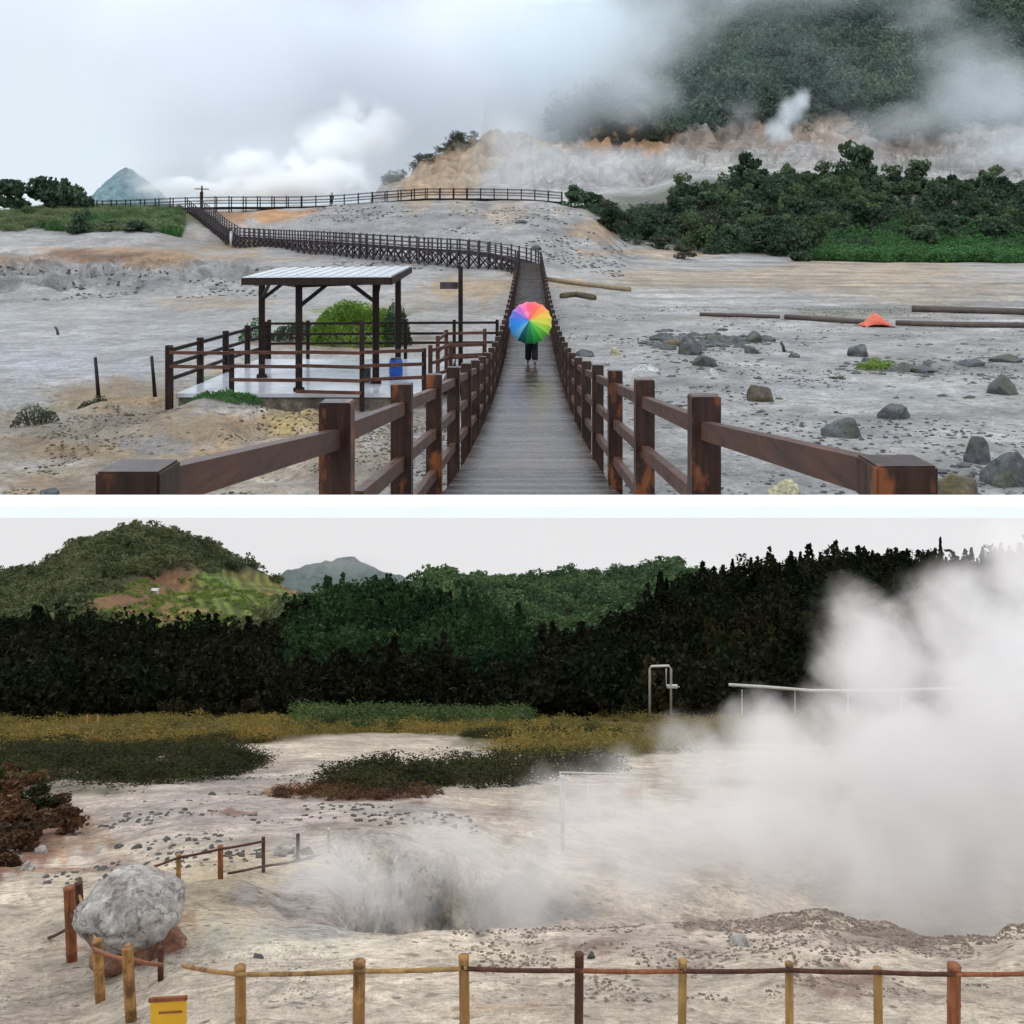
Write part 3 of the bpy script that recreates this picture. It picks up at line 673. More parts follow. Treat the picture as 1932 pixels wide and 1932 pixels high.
# ------------------------------------------------------------------ foliage
def leaf_cloud(pts, size, rng, up=0.35, asp=0.7):
    n = len(pts)
    d = rng.normal(size=(n, 3)); d[:, 2] = np.abs(d[:, 2]) * up + d[:, 2] * (1 - up)
    d /= np.linalg.norm(d, axis=1)[:, None]
    r = rng.normal(size=(n, 3)); x = np.cross(d, r); x /= np.linalg.norm(x, axis=1)[:, None]
    y = np.cross(d, x)
    s = size * rng.uniform(0.6, 1.4, n)[:, None]
    a = x * s * 0.5; b = y * s * 0.5 * asp
    v = np.stack([pts - a - b * .4, pts + a * .2 - b, pts + a + b * .3, pts - a * .1 + b], 1).reshape(-1, 3)
    f = np.arange(n * 4).reshape(n, 4)
    return v, f


def crown(seed, n, lobes=10, w=1.0, h=1.0, size=0.16, base=0.15, shape='round'):
    """unit crown: about 1 wide, 1 high, sits on z = 0"""
    rng = np.random.default_rng(seed)
    P_ = []
    if shape == 'cone':
        for i in range(n):
            t_ = rng.uniform(0, 1) ** 1.3
            lay = (t_ * 9) % 1
            rr = 0.34 * (1 - t_) * (0.55 + 0.45 * (1 - lay)) + 0.02
            a = rng.uniform(0, 6.283); q = rr * rng.uniform(0.35, 1.0) ** 0.5 * (1 + 0.3 * math.sin(3 * a + seed))
            P_.append((q * math.cos(a), q * math.sin(a), base + (1 - base) * t_ - q * 0.2))
    else:
        L = []
        for k in range(lobes):
            a = rng.uniform(0, 6.283); q = rng.uniform(0.05, 0.36) ; zc = rng.uniform(base + .12, 0.82)
            q *= (1.15 - 0.75 * max(0, zc - 0.45))
            L.append((q * math.cos(a), q * math.sin(a), zc, rng.uniform(0.11, 0.24)))
        for i in range(n):
            c_ = L[rng.integers(lobes)]
            d = rng.normal(size=3); d /= np.linalg.norm(d)
            rr = c_[3] * rng.uniform(0.55, 1.1)
            P_.append((c_[0] + d[0] * rr, c_[1] + d[1] * rr, max(0.02, c_[2] + d[2] * rr * 0.85)))
    P_ = np.array(P_) * np.array([w, w, h])
    return leaf_cloud(P_, size, rng)


def scatter(name, variants, pts, mat, label=None, kind='stuff'):
    V = []; Fc = []; k = 0
    for (x, y, z, sx, sz, vi, yaw) in pts:
        v, f = variants[vi % len(variants)]
        c_, s_ = math.cos(yaw), math.sin(yaw)
        q = np.empty_like(v)
        q[:, 0] = (v[:, 0] * c_ - v[:, 1] * s_) * sx + x
        q[:, 1] = (v[:, 0] * s_ + v[:, 1] * c_) * sx + y
        q[:, 2] = v[:, 2] * sz + z
        V.append(q); Fc.append(f + k); k += len(v)
    if not V: return None
    me = np_mesh(name, np.concatenate(V), np.concatenate(Fc), mat)
    o = link_mesh(name, me)
    tag(o, label, None, None, kind)
    return o


def me_of(name, vf, mat):
    return np_mesh(name, vf[0], vf[1], mat)


def trunk_mesh(name, seed, h=0.35, r=0.03, limbs=4):
    rng = random.Random(seed)
    mb = MB()
    top = Vector((rng.uniform(-.03, .03), rng.uniform(-.03, .03), h))
    mb.tube([(0, 0, -0.12), (0.005, 0, h * 0.5), top], [r * 1.3, r, r * 0.75], 6)
    for k in range(limbs):
        a = k * 6.283 / limbs + rng.uniform(-.4, .4)
        e = top + Vector((math.cos(a) * .24, math.sin(a) * .24, rng.uniform(.15, .4)))
        mb.tube([top - Vector((0, 0, .03)), (top + e) / 2 + Vector((0, 0, .04)), e], [r * .6, r * .4, r * .15], 5)
    me = bpy.data.meshes.new(name); me.from_pydata(mb.v, [], mb.f); me.materials.append(M['bark']); me.update()
    return me


class Kind:
    """one kind of tree: a few crowns and trunks whose mesh data every copy shares"""
    def __init__(s, name, mat, n, nv, seed, lobes=10, size=0.16, shape='round', trunk_h=0.3, trunk_r=0.03, base=0.12):
        s.name = name
        s.cr = [me_of('crown', crown(seed + k, n, lobes, size=size, shape=shape, base=base), mat) for k in range(nv)]
        s.tr = [trunk_mesh('trunk', seed + k, trunk_h, trunk_r, 4 if shape != 'cone' else 0) for k in range(nv)]
        s.rng = random.Random(seed)
        s.i = 0

    def put(s, x, y, z, w, h, label, cat, group):
        r = empty(s.name, (x, y, z), label, cat, group)
        r.rotation_euler.z = s.rng.uniform(0, 6.28)
        r.scale = (w, w, h)
        k = s.i % len(s.cr); s.i += 1
        for nm, me in (('crown', s.cr[k]), ('trunk', s.tr[k])):
            o = bpy.data.objects.new(nm, me); COL.objects.link(o); o.parent = r
        return r


# --- upper panel: shrub belt on the right
shrub = Kind('shrub', M['leafA'], 1500, 6, 100, 16, 0.105, base=-0.05, trunk_h=0.2)
shrub3 = Kind('shrub', M['leafA3'], 1100, 4, 170, 10, 0.085, base=0.0, trunk_h=0.3)
shrub2 = Kind('shrub', M['leafA2'], 1000, 3, 150, 14, 0.09, base=-0.08, trunk_h=0.15)
rng = random.Random(5)
taken = []


def shrub_spot(u, Y, w, h, kind, label, group):
    z = TA.at(u, Y) - 0.15
    X = (u - UC) / F * Y
    kind.put(X, Y, z, w, h, label, 'shrub', group)


# hand-placed, recognisable shrubs
SH = [
    (1078, 137, 4.2, 3.4, shrub, 'dark rounded shrub at the left end of the shrub belt, by the far railing'),
    (1150, 128, 3.6, 3.6, shrub, 'dark green shrub just below the far railing, right of the leftmost shrub'),
    (1516, 122, 4.6, 4.6, shrub, 'tall cone-topped dark shrub standing forward at the edge of the mud flat'),
    (1402, 176, 6.5, 6.5, shrub, 'dark bushy tree beside the white fumarole strip, left of the tallest tree'),
    (1622, 178, 7.0, 9.2, shrub, 'tallest dark tree sticking up from the shrub belt on the right'),
    (1292, 160, 5.5, 4.6, shrub, 'dark shrub on the slope above the grey scree, leftmost of the upper row'),
    (1745, 140, 4.6, 3.8, shrub, 'broad dark shrub just above the bright green ground cover'),
    (1290, 121, 3.2, 2.0, shrub2, 'low olive shrub at the foot of the belt where sand meets scrub'),
]
for (u, Y, w, h, kd, lb) in SH:
    shrub_spot(u, Y, w, h, kd, lb, None)
    taken.append(((u - UC) / F * Y, Y, w))
cnt = 0
for tries in range(4000):
    if cnt >= 175: break
    Y = rng.uniform(128, 182); u = rng.uniform(1110, 2010)
    lo = 118 + (12 if u > 1550 else 0) + (10 if u < 1230 else 0)
    if Y < lo + 4 or (u > 1540 and Y < 143): continue
    if u < 1270 and Y > 146 - (1270 - u) * 0.02: continue
    if u < 1380 and Y > 172: continue
    X = (u - UC) / F * Y
    w = rng.uniform(2.6, 5.6); h = w * rng.uniform(0.65, 1.0)
    if any((X - a) ** 2 + (Y - b) ** 2 < (0.36 * (w + c)) ** 2 for a, b, c in taken): continue
    taken.append((X, Y, w))
    up = Y > 155
    kd = shrub2 if rng.random() < (0.25 if u > 1400 else 0.55) and not up else shrub
    if kd is shrub2: h *= 0.75
    elif rng.random() < .3: kd = shrub3; h *= 1.15
    g = ('shrubs on the upper slope of the belt' if up else 'shrubs on the lower slope of the belt')
    lb = ('dark green shrub among the dense upper slope of the shrub belt' if up else
          ('olive brown low shrub on the lower slope of the shrub belt' if kd is shrub2 else 'dark green shrub on the lower slope of the shrub belt'))
    if kd is shrub3: g = 'fresh green shrubs in the belt'; lb = 'lighter fresh green shrub among the darker shrubs of the belt'
    if kd is shrub2: g = 'olive low shrubs at the foot of the belt'
    shrub_spot(u, Y, w, h, kd, lb, g)
    cnt += 1

tuft = [crown(300 + k, 130, 9, size=0.10, base=0.0) for k in range(5)]
fine_tuft = [crown(330 + k, 170, 12, size=0.065, base=0.0) for k in range(5)]
grassy = []
for k in range(3):
    r_ = np.random.default_rng(400 + k)
    n = 26
    px = r_.normal(size=(n, 2)) * 0.22
    v = []; f = []
    for i in range(n):
        a = r_.uniform(0, 6.28); ln = r_.uniform(.5, 1.0); b = np.array((math.cos(a), math.sin(a))) * r_.uniform(.1, .35)
        wv = np.array((-math.sin(a), math.cos(a))) * 0.035
        p = px[i]; k0 = len(v)
        v += [(p[0] - wv[0], p[1] - wv[1], 0), (p[0] + wv[0], p[1] + wv[1], 0), (p[0] + b[0] + wv[0] * .3, p[1] + b[1] + wv[1] * .3, ln), (p[0] + b[0] - wv[0] * .3, p[1] + b[1] - wv[1] * .3, ln)]
        f.append((k0, k0 + 1, k0 + 2, k0 + 3))
    grassy.append((np.array(v), np.array(f)))


def spread(T, n, u0, u1, y0, y1, keep, sw, sh, seed, sink=0.05):
    r = np.random.default_rng(seed)
    u = r.uniform(u0, u1, n); y = y0 + (y1 - y0) * r.uniform(0, 1, n)
    z = T.z(u, y); x = (u - UC) / F * y; v = HA - z * F / y
    k = keep(u, v, y, x, r)
    out = []
    for i in np.nonzero(k)[0]:
        s = r.uniform(*sw)
        out.append((x[i], y[i], z[i] - sink, s, s * r.uniform(*sh), int(r.integers(100)), r.uniform(0, 6.28)))
    return out


pts = spread(TA, 8500, 1535, 2010, 121, 152, lambda u, v, y, x, r: (v > 436 + fbm(u * .01, 3 + 0 * u, 9) * 40) & (v < 500) & (y + fbm(u * .02, y * .2, 5) * 9 > 125), (1.0, 2.6), (0.4, 0.8), 1)
scatter('ground_cover', tuft, pts, M['leafmid'], 'bright green leafy ground cover along the far edge of the mud flat')
pts = spread(TA, 6500, 1085, 2010, 124, 184, lambda u, v, y, x, r: (v > 300) & (v < 480) & (fbm(x * .13, y * .13, 29) > np.where(u < 1330, .03, -.07)) & ((u > 1190) | (y < 140)) & (y > 120 + np.clip((1300 - u) * .05, 0, 12) * 0 + 4) & ~((u < 1300) & (y > 158)) & ~((u < 1420) & (y > 176)), (1.4, 3.0), (0.5, 0.9), 61, 0.1)
scatter('shrub_thicket', tuft, pts, M['leafA'], 'dark low thicket between the shrubs of the belt')
# mountain forest
cl40 = [crown(500 + k, 190, 11, size=0.095, base=0.0) for k in range(6)]
keepm = lambda u, v, y, x, r: (v < 250 + fbm(u * .012, v * .02, 14) * 90) & ((fbm(x * .012, y * .012, 91, 4) > -0.17) | (y > 360)) & ~((u > 1480) & (u < 1660) & (v > 215) & (r.uniform(size=len(u)) < .8)) & ~((u > 1150) & (u < 1240) & (v > 200) & (y < 330))
pts = spread(TA, 7500, 1050, 2060, 288, 600, keepm, (4, 13), (0.5, 1.1), 2, 0.6)
scatter('mountain_forest', cl40, pts, M['leafmt'], 'misty green forest covering the mountain behind the steam')
# low scrub on the dark ridge and on the sandy hill's left edge
pts = spread(TA, 900, 1060, 1250, 276, 312, lambda u, v, y, x, r: (v < 272) & (v > 185), (2.0, 4.0), (0.5, 0.8), 3, 0.3)
pts += spread(TA, 500, 725, 900, 238, 285, lambda u, v, y, x, r: (v < 352) & (r.uniform(size=len(u)) < smooth(0.35, 0.0, np.abs(v - np.interp(u, [735, 800, 870, 930], [332, 292, 256, 238])) / 90)), (2.0, 4.0), (0.5, 0.9), 4, 0.3)
scatter('hillside_scrub', cl40, pts, M['leafA2'], 'olive scrub along the crest of the sandy hill and the ridge')
# left meadow
pts = spread(TA, 5200, -150, 345, 112, 136, lambda u, v, y, x, r: (v > 396) & (v < 438) & (fbm(x * .12, y * .12, 15) > -.12), (0.9, 2.0), (0.35, 0.7), 6)
scatter('meadow_grass', fine_tuft, pts, M['leafol'], 'dull green grass on the bank left of the climbing walkway')
pts = spread(TA, 2600, -150, 340, 114, 130, lambda u, v, y, x, r: (fbm(x * .1, y * .1, 19) > .02), (0.7, 1.5), (0.5, 0.9), 7)
scatter('meadow_grass', grassy, pts, M['leafmid'], 'fresh green grass blades on the bank left of the walkway')

ltree = Kind('tree', M['leafA'], 1500, 4, 700, 14, 0.11, trunk_h=0.35, base=0.08)
LT = [(28, 134, 6.0, 4.9, 'dark tree cut off by the left edge of the view, on the grassy bank'),
      (84, 136, 5.6, 5.0, 'dark spreading tree, second from the left on the grassy bank'),
      (118, 132, 5.0, 4.2, 'dark bushy tree between the spreading tree and the dense tall shrub'),
      (143, 128, 3.9, 4.9, 'dense dark tree right of the others, in front of the misty cone hill'),
      (-60, 134, 5, 5, 'dark tree beyond the left edge of the grassy bank')]
for (u, Y, w, h, lb) in LT[:4]:
    ltree.put((u - UC) / F * Y, Y, TA.at(u, Y) - .1, w, h, lb, 'tree', 'trees on the left bank')
for (u, Y, w, h, lb) in [(146, 112, 3.2, 3.4, 'dark shrub hanging down the bank below the dense dark tree'),
                         (255, 112, 3.6, 1.6, 'low dark shrub at the foot of the grassy bank, right one'),
                         (212, 113, 3.4, 1.4, 'low dark shrub at the foot of the grassy bank, left one')]:
    shrub.put((u - UC) / F * Y, Y, TA.at(u, Y) - .2, w, h, lb, 'shrub', None)

# misty cone hill far left
mb = MB()
HY = 430.0
n1, n2 = 120, 70
for j in range(n2 + 1):
    for i in range(n1):
        a = 2 * math.pi * i / n1; q = j / n2
        rad = 30 * q * (1 + 0.08 * math.sin(3 * a))
        zz = 33 * (1 - q ** 1.35) + 5 * q * mnoise.fractal(Vector((math.cos(a) * q * 5, math.sin(a) * q * 5, 3)), 0.8, 2.0, 5) + 1.2 * random.random()
        mb.v.append(((238 - UC) / F * HY + rad * math.cos(a), HY + rad * math.sin(a), 3 + zz))
for j in range(n2):
    for i in range(n1):
        a = j * n1 + i; b = j * n1 + (i + 1) % n1
        mb.f.append((a, b, b + n1, a + n1)); mb.m.append(0)
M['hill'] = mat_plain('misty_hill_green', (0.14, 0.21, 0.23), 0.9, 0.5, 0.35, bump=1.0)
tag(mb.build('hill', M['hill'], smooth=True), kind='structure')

# bright green bush hummock behind the pavilion
def hummock(name, u, Y, wx, wy, h, n, mat, label, cat, seed, blades=True, size=0.12):
    z0 = TA.at(u, Y) - 0.1
    X0 = (u - UC) / F * Y
    r_ = np.random.default_rng(seed)
    th = r_.uniform(0, 6.283, n); q = np.sqrt(r_.uniform(0, 1, n))
    px = q * np.cos(th); py = q * np.sin(th)
    hh = np.clip(1 - q ** 2, 0, 1) ** 0.7 * (0.75 + 0.5 * vnoise(px * 3 + 9, py * 3, seed))
    lift = r_.uniform(0.55, 1.05, n)
    pts_ = np.stack([px * wx, py * wy, hh * h * lift], 1)
    v, f = leaf_cloud(pts_, size, r_, 0.5, 0.35)
    root = empty(name, (X0, Y, z0), label, cat)
    o = link_mesh('foliage', np_mesh('foliage', v, f, mat), root)
    mbs = MB()
    for k in range(9):
        a = k * 0.7
        mbs.tube([(0.1 * math.cos(a), 0.1 * math.sin(a), -0.1), (wx * .5 * math.cos(a), wy * .5 * math.sin(a), h * .62)], [0.03, 0.01], 5)
    me_ = bpy.data.meshes.new('stem'); me_.from_pydata(mbs.v, [], mbs.f); me_.materials.append(M['bark'])
    link_mesh('stem', me_, root)
    return root


hummock('bush', 672, 40, 2.05, 1.6, 1.8, 7000, M['leafbright'], 'bright lime green bush mound behind the pavilion', 'bush', 1, size=0.17)
hummock('bush', 748, 39.5, 0.6, 0.8, 1.7, 1900, M['leafA'], 'dark green bush at the right end of the lime green mound', 'bush', 2, size=0.15)
hummock('bush', 562, 41, 1.3, 0.9, 0.75, 1500, M['leafA'], 'low dark green bush left of the lime green mound', 'bush', 3, size=0.15)
hummock('bush', 482, 41, 0.7, 0.6, 0.85, 700, M['leafmid'], 'small green bush beside the left pavilion post', 'bush', 4, size=0.13)
hummock('plant', 425, 22.3, 0.8, 0.5, 0.28, 1300, M['leafmid'], 'green weed patch on the tan bank below the left railing', 'plant', 5, size=0.10)
hummock('plant', 68, 20.7, 0.5, 0.4, 0.5, 700, M['leafA2'], 'grey green tussock on the tan bank near the left edge', 'plant', 6, size=0.08)
hummock('plant', 1655, 31.5, 0.75, 0.4, 0.42, 900, M['leafbright'], 'yellow green tuft among small stones on the right mud flat', 'plant', 7, size=0.09)
hummock('plant', 182, 23.3, 0.45, 0.3, 0.3, 500, M['leafA2'], 'small dark tussock at the foot of the left stick', 'plant', 8, size=0.07)
hummock('plant', 1580, 29, 0.3, 0.25, 0.2, 300, M['leafA2'], 'tiny grey tuft beside the flat grey stone on the mud flat', 'plant', 9, size=0.06)


# ------------------------------------------------------------------ rocks
def rock_mesh(seed, sx, sy, sz, rough=0.28, sub=4, flat=0.25, facets=7):
    bm = bmesh.new()
    bmesh.ops.create_icosphere(bm, subdivisions=sub, radius=1)
    r_ = random.Random(seed)
    planes = []
    for k in range(facets):
        d = Vector((r_.gauss(0, 1), r_.gauss(0, 1), r_.gauss(0, 1) + .3)).normalized()
        planes.append((d, r_.uniform(0.56, 0.84)))
    off = Vector((seed * 3.1, seed * 1.7, seed * .7))
    for v in bm.verts:
        p = v.co.copy()
        for d, c_ in planes:
            e = p.dot(d)
            if e > c_: p -= d * (e - c_) * 0.96
        p *= 1 + rough * (mnoise.fractal(p * 1.6 + off, 0.9, 2.1, 5)) * 0.5
        if p.z < -flat: p.z = -flat + (p.z + flat) * 0.3
        v.co = Vector((p.x * sx, p.y * sy, p.z * sz))
    me = bpy.data.meshes.new('rock')
    bm.to_mesh(me); bm.free()
    me.polygons.foreach_set('use_smooth', [True] * len(me.polygons))
    return me


def place_rock(T, name, u, vb, w, h, Y, mat, label, seed, group=None, cat='rock', facets=13, rough=0.2):
    """w, h: size in photo units at depth Y; sits on the terrain at column u"""
    me = rock_mesh(seed, w * Y / F / 2 * 1.1, w * Y / F / 2, h * Y / F / 1.15, rough, 4, 0.25, facets)
    me.materials.append(mat)
    o = link_mesh(name, me)
    o.location = ((u - UC) / F * Y, Y, TA.at(u, Y) + h * Y / F * 0.02 if T is TA else T.at(u, Y) + h * Y / F * 0.12)
    o.rotation_euler.z = random.Random(seed).uniform(-.6, .6)
    return tag(o, label, cat, group)


def depthA(u, v, lo=15.0, hi=125.0):
    Y = np.arange(lo, hi, 0.1)
    z = TA.z(np.full(len(Y), float(u)), Y)
    vv = HA - z * F / Y
    k = np.argmin(np.abs(vv - v))
    return float(Y[k])


def depthB(u, v, lo=8.0, hi=120.0):
    Y = np.arange(lo, hi, 0.05)
    z = TB.z(np.full(len(Y), float(u)), Y)
    vv = HA - z * F / Y
    k = np.nonzero(vv <= v)[0]
    return float(Y[k[0]]) if len(k) else hi


RK = [
    (1438, 755, 54, 46, 'rockbr', 'brown mossy boulder alone on the pale mud, right of the walkway'),
    (1584, 822, 70, 46, 'rockdk', 'dark angular boulder below the brown mossy one'),
    (1686, 787, 64, 44, 'rockdk', 'dark grey brown boulder between the angular one and the right edge'),
    (1892, 742, 66, 48, 'rockdk', 'blue grey boulder cut off by the right edge, upper one'),
    (1845, 872, 58, 54, 'rockdk', 'dark boulder leaning on the large grey one near the right edge'),
    (1900, 912, 96, 92, 'rockdk', 'large grey boulder at the right edge near the bottom'),
    (1806, 948, 104, 66, 'rockbr', 'mossy brown boulder behind the nearest right post'),
    (1484, 950, 66, 46, 'rockye', 'pale sulphur yellow boulder beyond the right railing'),
    (1303, 668, 46, 46, 'rockdk', 'upright blue grey boulder in the stone cluster right of the umbrella'),
    (1246, 640, 46, 18, 'rockdk', 'low dark stone at the left end of the stone cluster'),
    (1274, 652, 42, 20, 'rockbr', 'brownish stone between the low dark one and the upright boulder'),
    (1330, 690, 44, 32, 'rockdk', 'dark broken stone just below the upright boulder'),
    (1345, 644, 40, 18, 'rockdk', 'dark flat stone right of the upright boulder'),
    (1385, 648, 44, 16, 'rockdk', 'long dark stone in the middle of the stone row'),
    (1420, 646, 32, 26, 'rockdk', 'squarish blue grey stone at the right end of the stone row'),
    (1419, 666, 36, 16, 'rockdk', 'black oval stone just below the squarish stone'),
    (1498, 674, 24, 12, 'rockdk', 'small flat grey stone right of the black oval stone'),
    (1622, 672, 44, 28, 'rockdk', 'blue grey stone left of the yellow green tuft'),
    (1642, 684, 30, 14, 'rockdk', 'small dark stone touching the yellow green tuft'),
    (1700, 700, 50, 14, 'rockdk', 'flat dark stone right of the yellow green tuft'),
    (1740, 702, 46, 18, 'rockdk', 'grey brown stone next to the flat dark stone'),
    (1832, 690, 54, 16, 'rockdk', 'low dark stone left of the blue grey boulder at the right edge'),
    (1898, 682, 56, 22, 'rockdk', 'dark jagged stone at the right edge above the blue grey boulder'),
    (1160, 670, 24, 18, 'rockye', 'small yellowish stone just right of the walkway railing'),
    (1102, 672, 40, 18, 'rockdk', 'grey stone half hidden behind the right railing'),
    (1130, 690, 44, 14, 'rockpale', 'flat pale stone beside the right railing'),
    (1345, 712, 46, 20, 'rockpale', 'pale stone at the foot of the stone cluster'),
    (455, 768, 26, 10, 'rockdk', 'dark stone in the pale hollow of the tan bank'),
    (405, 772, 20, 9, 'rockdk', 'smaller dark stone in the pale hollow, left of the other'),
    (90, 945, 44, 20, 'rockdk', 'grey stone in the puddle at the lower left corner'),
    (1010, 470, 22, 10, 'rockdk', 'dark stone on the grey scree right of the bend of the walkway'),
    (985, 420, 26, 9, 'rockdk', 'dark slab on the grey scree below the far railing'),
    (1215, 700, 60, 14, 'rockpale', 'pale crusted hump of mud right of the railing'),
]
for k, (u, v, w, h, m_, lb) in enumerate(RK):
    place_rock(TA, 'rock', u, v, w, h, depthA(u, v), M[m_], lb, 20 + k)

# gravel and small stones, too many to count
peb = []
for k in range(5):
    bm = bmesh.new(); bmesh.ops.create_icosphere(bm, subdivisions=1, radius=0.5)
    r_ = random.Random(k)
    for v in bm.verts: v.co *= r_.uniform(.6, 1.15)
    bm.verts.index_update()
    peb.append((np.array([tuple(v.co) for v in bm.verts]), np.array([[v.index for v in f.verts] for f in bm.faces])))
    bm.free()
clus = lambda sc, s, th: (lambda u, v, y, x, r: (fbm(x * sc, y * sc, s, 4) > th))
pts = spread(TA, 9000, 1050, 2000, 15, 60, lambda u, v, y, x, r: (fbm(x * .35, y * .35, 51, 4) + r.uniform(-.12, .12, len(u)) > .07), (0.03, 0.14), (0.4, 0.9), 21, 0.0)
pts += spread(TA, 500, 1150, 2000, 16, 50, clus(.3, 52, .02), (0.12, 0.34), (0.4, 0.8), 22, 0.02)
rc = lambda u, v, y, x, r: (((u - 1330) / 130) ** 2 + ((v - 650) / 34) ** 2 < 1) & (fbm(x * .5, y * .5, 59, 3) > -.03)
pts += spread(TA, 900, 1200, 1460, 31, 46, rc, (0.15, 0.6), (0.45, 0.9), 26, 0.04)
rc = lambda u, v, y, x, r: (((u - 1720) / 140) ** 2 + ((v - 694) / 18) ** 2 < 1)
pts += spread(TA, 220, 1580, 1860, 29, 36, rc, (0.12, 0.42), (0.4, 0.8), 27, 0.04)
scatter('gravel', peb, pts, M['rockdk'], 'dark gravel strewn over the pale mud right of the walkway')
pts = spread(TA, 6000, -40, 900, 15, 24, lambda u, v, y, x, r: (fbm(x * .5, y * .5, 53, 4) > .0), (0.02, 0.09), (0.4, 0.9), 23, 0.0)
scatter('gravel', peb, pts, M['rockbr'], 'brown grit on the tan bank left of the walkway')
pts = spread(TA, 3500, 560, 1180, 84, 136, lambda u, v, y, x, r: (fbm(x * .2, y * .2, 54, 4) > .03), (0.12, 0.5), (0.4, 0.9), 24, 0.03)
pts += spread(TA, 1200, 0, 520, 66, 84, lambda u, v, y, x, r: (fbm(x * .2, y * .2, 58, 4) > .0), (0.1, 0.4), (0.4, 0.9), 25, 0.03)
scatter('gravel', peb, pts, M['rockdk'], 'dark rubble scattered over the grey scree slope')


# ------------------------------------------------------------------ boardwalk
DY = [6.9, 7.2, 9, 11, 13, 16, 20, 24, 28, 33, 38, 42, 47, 51, 58, 65, 72, 78]
DZ = [-1.735, -1.80, -2.1, -2.33, -2.5, -2.72, -2.95, -3.06, -3.1, -3.02, -2.84, -2.65, -2.38, -2.15, -1.78, -1.4, -1.02, -0.72]


def deckz(Y): return float(np.interp(Y, DY, DZ))


def cx(Y): return 0.018 * Y


def railtop(Y):
    a = [(1.9, -0.42), (2.1, -0.438), (4.1, -0.605), (4.6, -0.641), (6.3, -0.81), (7.0, -0.866), (8.6, -1.02), (9.4, -1.08), (11, -1.22), (12, -1.31), (13, -1.40), (16, -1.66), (20, -1.92)]
    if Y <= 20: return float(np.interp(Y, [p[0] for p in a], [p[1] for p in a]))
    return deckz(Y) + 1.03


HWID = 0.725
bw = empty('boardwalk', (0, 7.0, TA.at(970, 16)), 'long straight wet wooden boardwalk with brown post railings', 'boardwalk')
dk = MB()
t = NT('wet_deck_planks')
pos = t.pos()
n = t.noise(t.stretch(pos, (1.2, 9, 9)), 3.0, 6, 0.65)
st = t.n('ShaderNodeSeparateXYZ'); t.l(pos, st.inputs[0])
rowid = t.math('FLOOR', t.math('ADD', t.math('DIVIDE', st.outputs[1], 0.15), 0.17))
wn = t.n('ShaderNodeTexWhiteNoise', noise_dimensions='1D'); t.l(rowid, wn.inputs['W'])
c = t.mix(n, (0.022, 0.014, 0.011), (0.105, 0.075, 0.064))
c = t.mix(1.0, c, t.ramp(wn.outputs['Value'], [(0.0, 0.25), (1.0, 1.8)]), 'MULTIPLY')
M['deck'] = t.finish(c, t.ramp(t.noise(pos, 2.0, 4), [(0.3, 0.14), (0.7, 0.36)]), t.bump(n, 0.4, 0.01), 0.5)
y = 6.95
pr = random.Random(2)
while y < 78.5:
    z0 = deckz(y)
    dk.box((cx(y), y, z0 - 0.02 + pr.uniform(-.003, .003)), 1.5, 0.122, 0.04, pr.uniform(-.004, .004))
    y += 0.15
dk.build('deck', M['deck'], bw)
st_ = MB()
for s_ in (-0.62, 0, 0.62):
    ys = [10.5 + 1.5 * i for i in range(46)]
    for a, b in zip(ys[:-1], ys[1:]):
        st_.beam((cx(a) + s_, a, deckz(a) - 0.12), (cx(b) + s_, b, deckz(b) - 0.12), 0.08, 0.15)
st_.build('joist', M['dkwood'], bw)
sides = []
for sgn, y0, dy in ((-1, 2.085, 2.14), (1, 2.175, 2.40)):
    ys = [y0 + dy * i for i in range(8)]
    while ys[-1] < 58: ys.append(ys[-1] + 2.0)
    while ys[-1] < 75: ys.append(ys[-1] + 1.5)
    sides.append((sgn, ys))
    for i, y in enumerate(ys):
        x = cx(y) + (-0.81 if sgn < 0 else 0.79)
        u_ = UC + F * x / y
        zt = railtop(y)
        zb = TA.at(u_, y) - 0.05 if y > 14 else -(962 - HA) / F * y
        if y > 14.3: zb = max(zb, -4.2)
        zb = max(zb, -(963 - HA) / F * (y - 0.08))
        mb = MB()
        mb.box((x, y, (zt + zb) / 2), 0.13, 0.13, zt - zb, 0, 0.005 if y < 16 else 0)
        mb.build('post', M['post'] if y < 9.8 else M['postfar'], bw)
    for nm, off in (('top_rail', 0.15), ('middle_rail', 0.49), ('lower_rail', 0.83)):
        mb = MB()
        for i_, (a, b) in enumerate(zip(ys[:-1], ys[1:])):
            za, zb_ = railtop(a) - (off if (i_ or off > .2) else 0.055), railtop(b) - off
            if a < 12 and (za - 0.042 < -(962 - HA) / F * a): # hidden in the bank
                a2 = a
                while a2 < b and np.interp(a2, [a, b], [za, zb_]) - 0.042 < -(962 - HA) / F * a2: a2 += 0.05
                if a2 >= b - 0.2: continue
                za = float(np.interp(a2, [a, b], [za, zb_])); aa = a2
            else: aa = a + 0.063
            xo = -0.81 if sgn < 0 else 0.79
            mb.beam((cx(aa) + xo, aa, za), (cx(b) + xo, b - 0.063, zb_), 0.055, 0.08)
        if mb.v: mb.build(nm, M['rail'], bw)


# curved trestle walkway to the left
path = [(1000, 78.6, 500), (993, 80.6, 496), (975, 83, 490), (945, 85.2, 483), (905, 86.5, 477), (870, 87.6, 473), (795, 90.5, 469), (700, 96, 462), (600, 103, 455), (520, 109, 451), (440, 116, 446), (418, 120, 432), (392, 126, 411), (366, 132, 391)]
pp = [P(p[0], p[2], p[1]) for p in path]


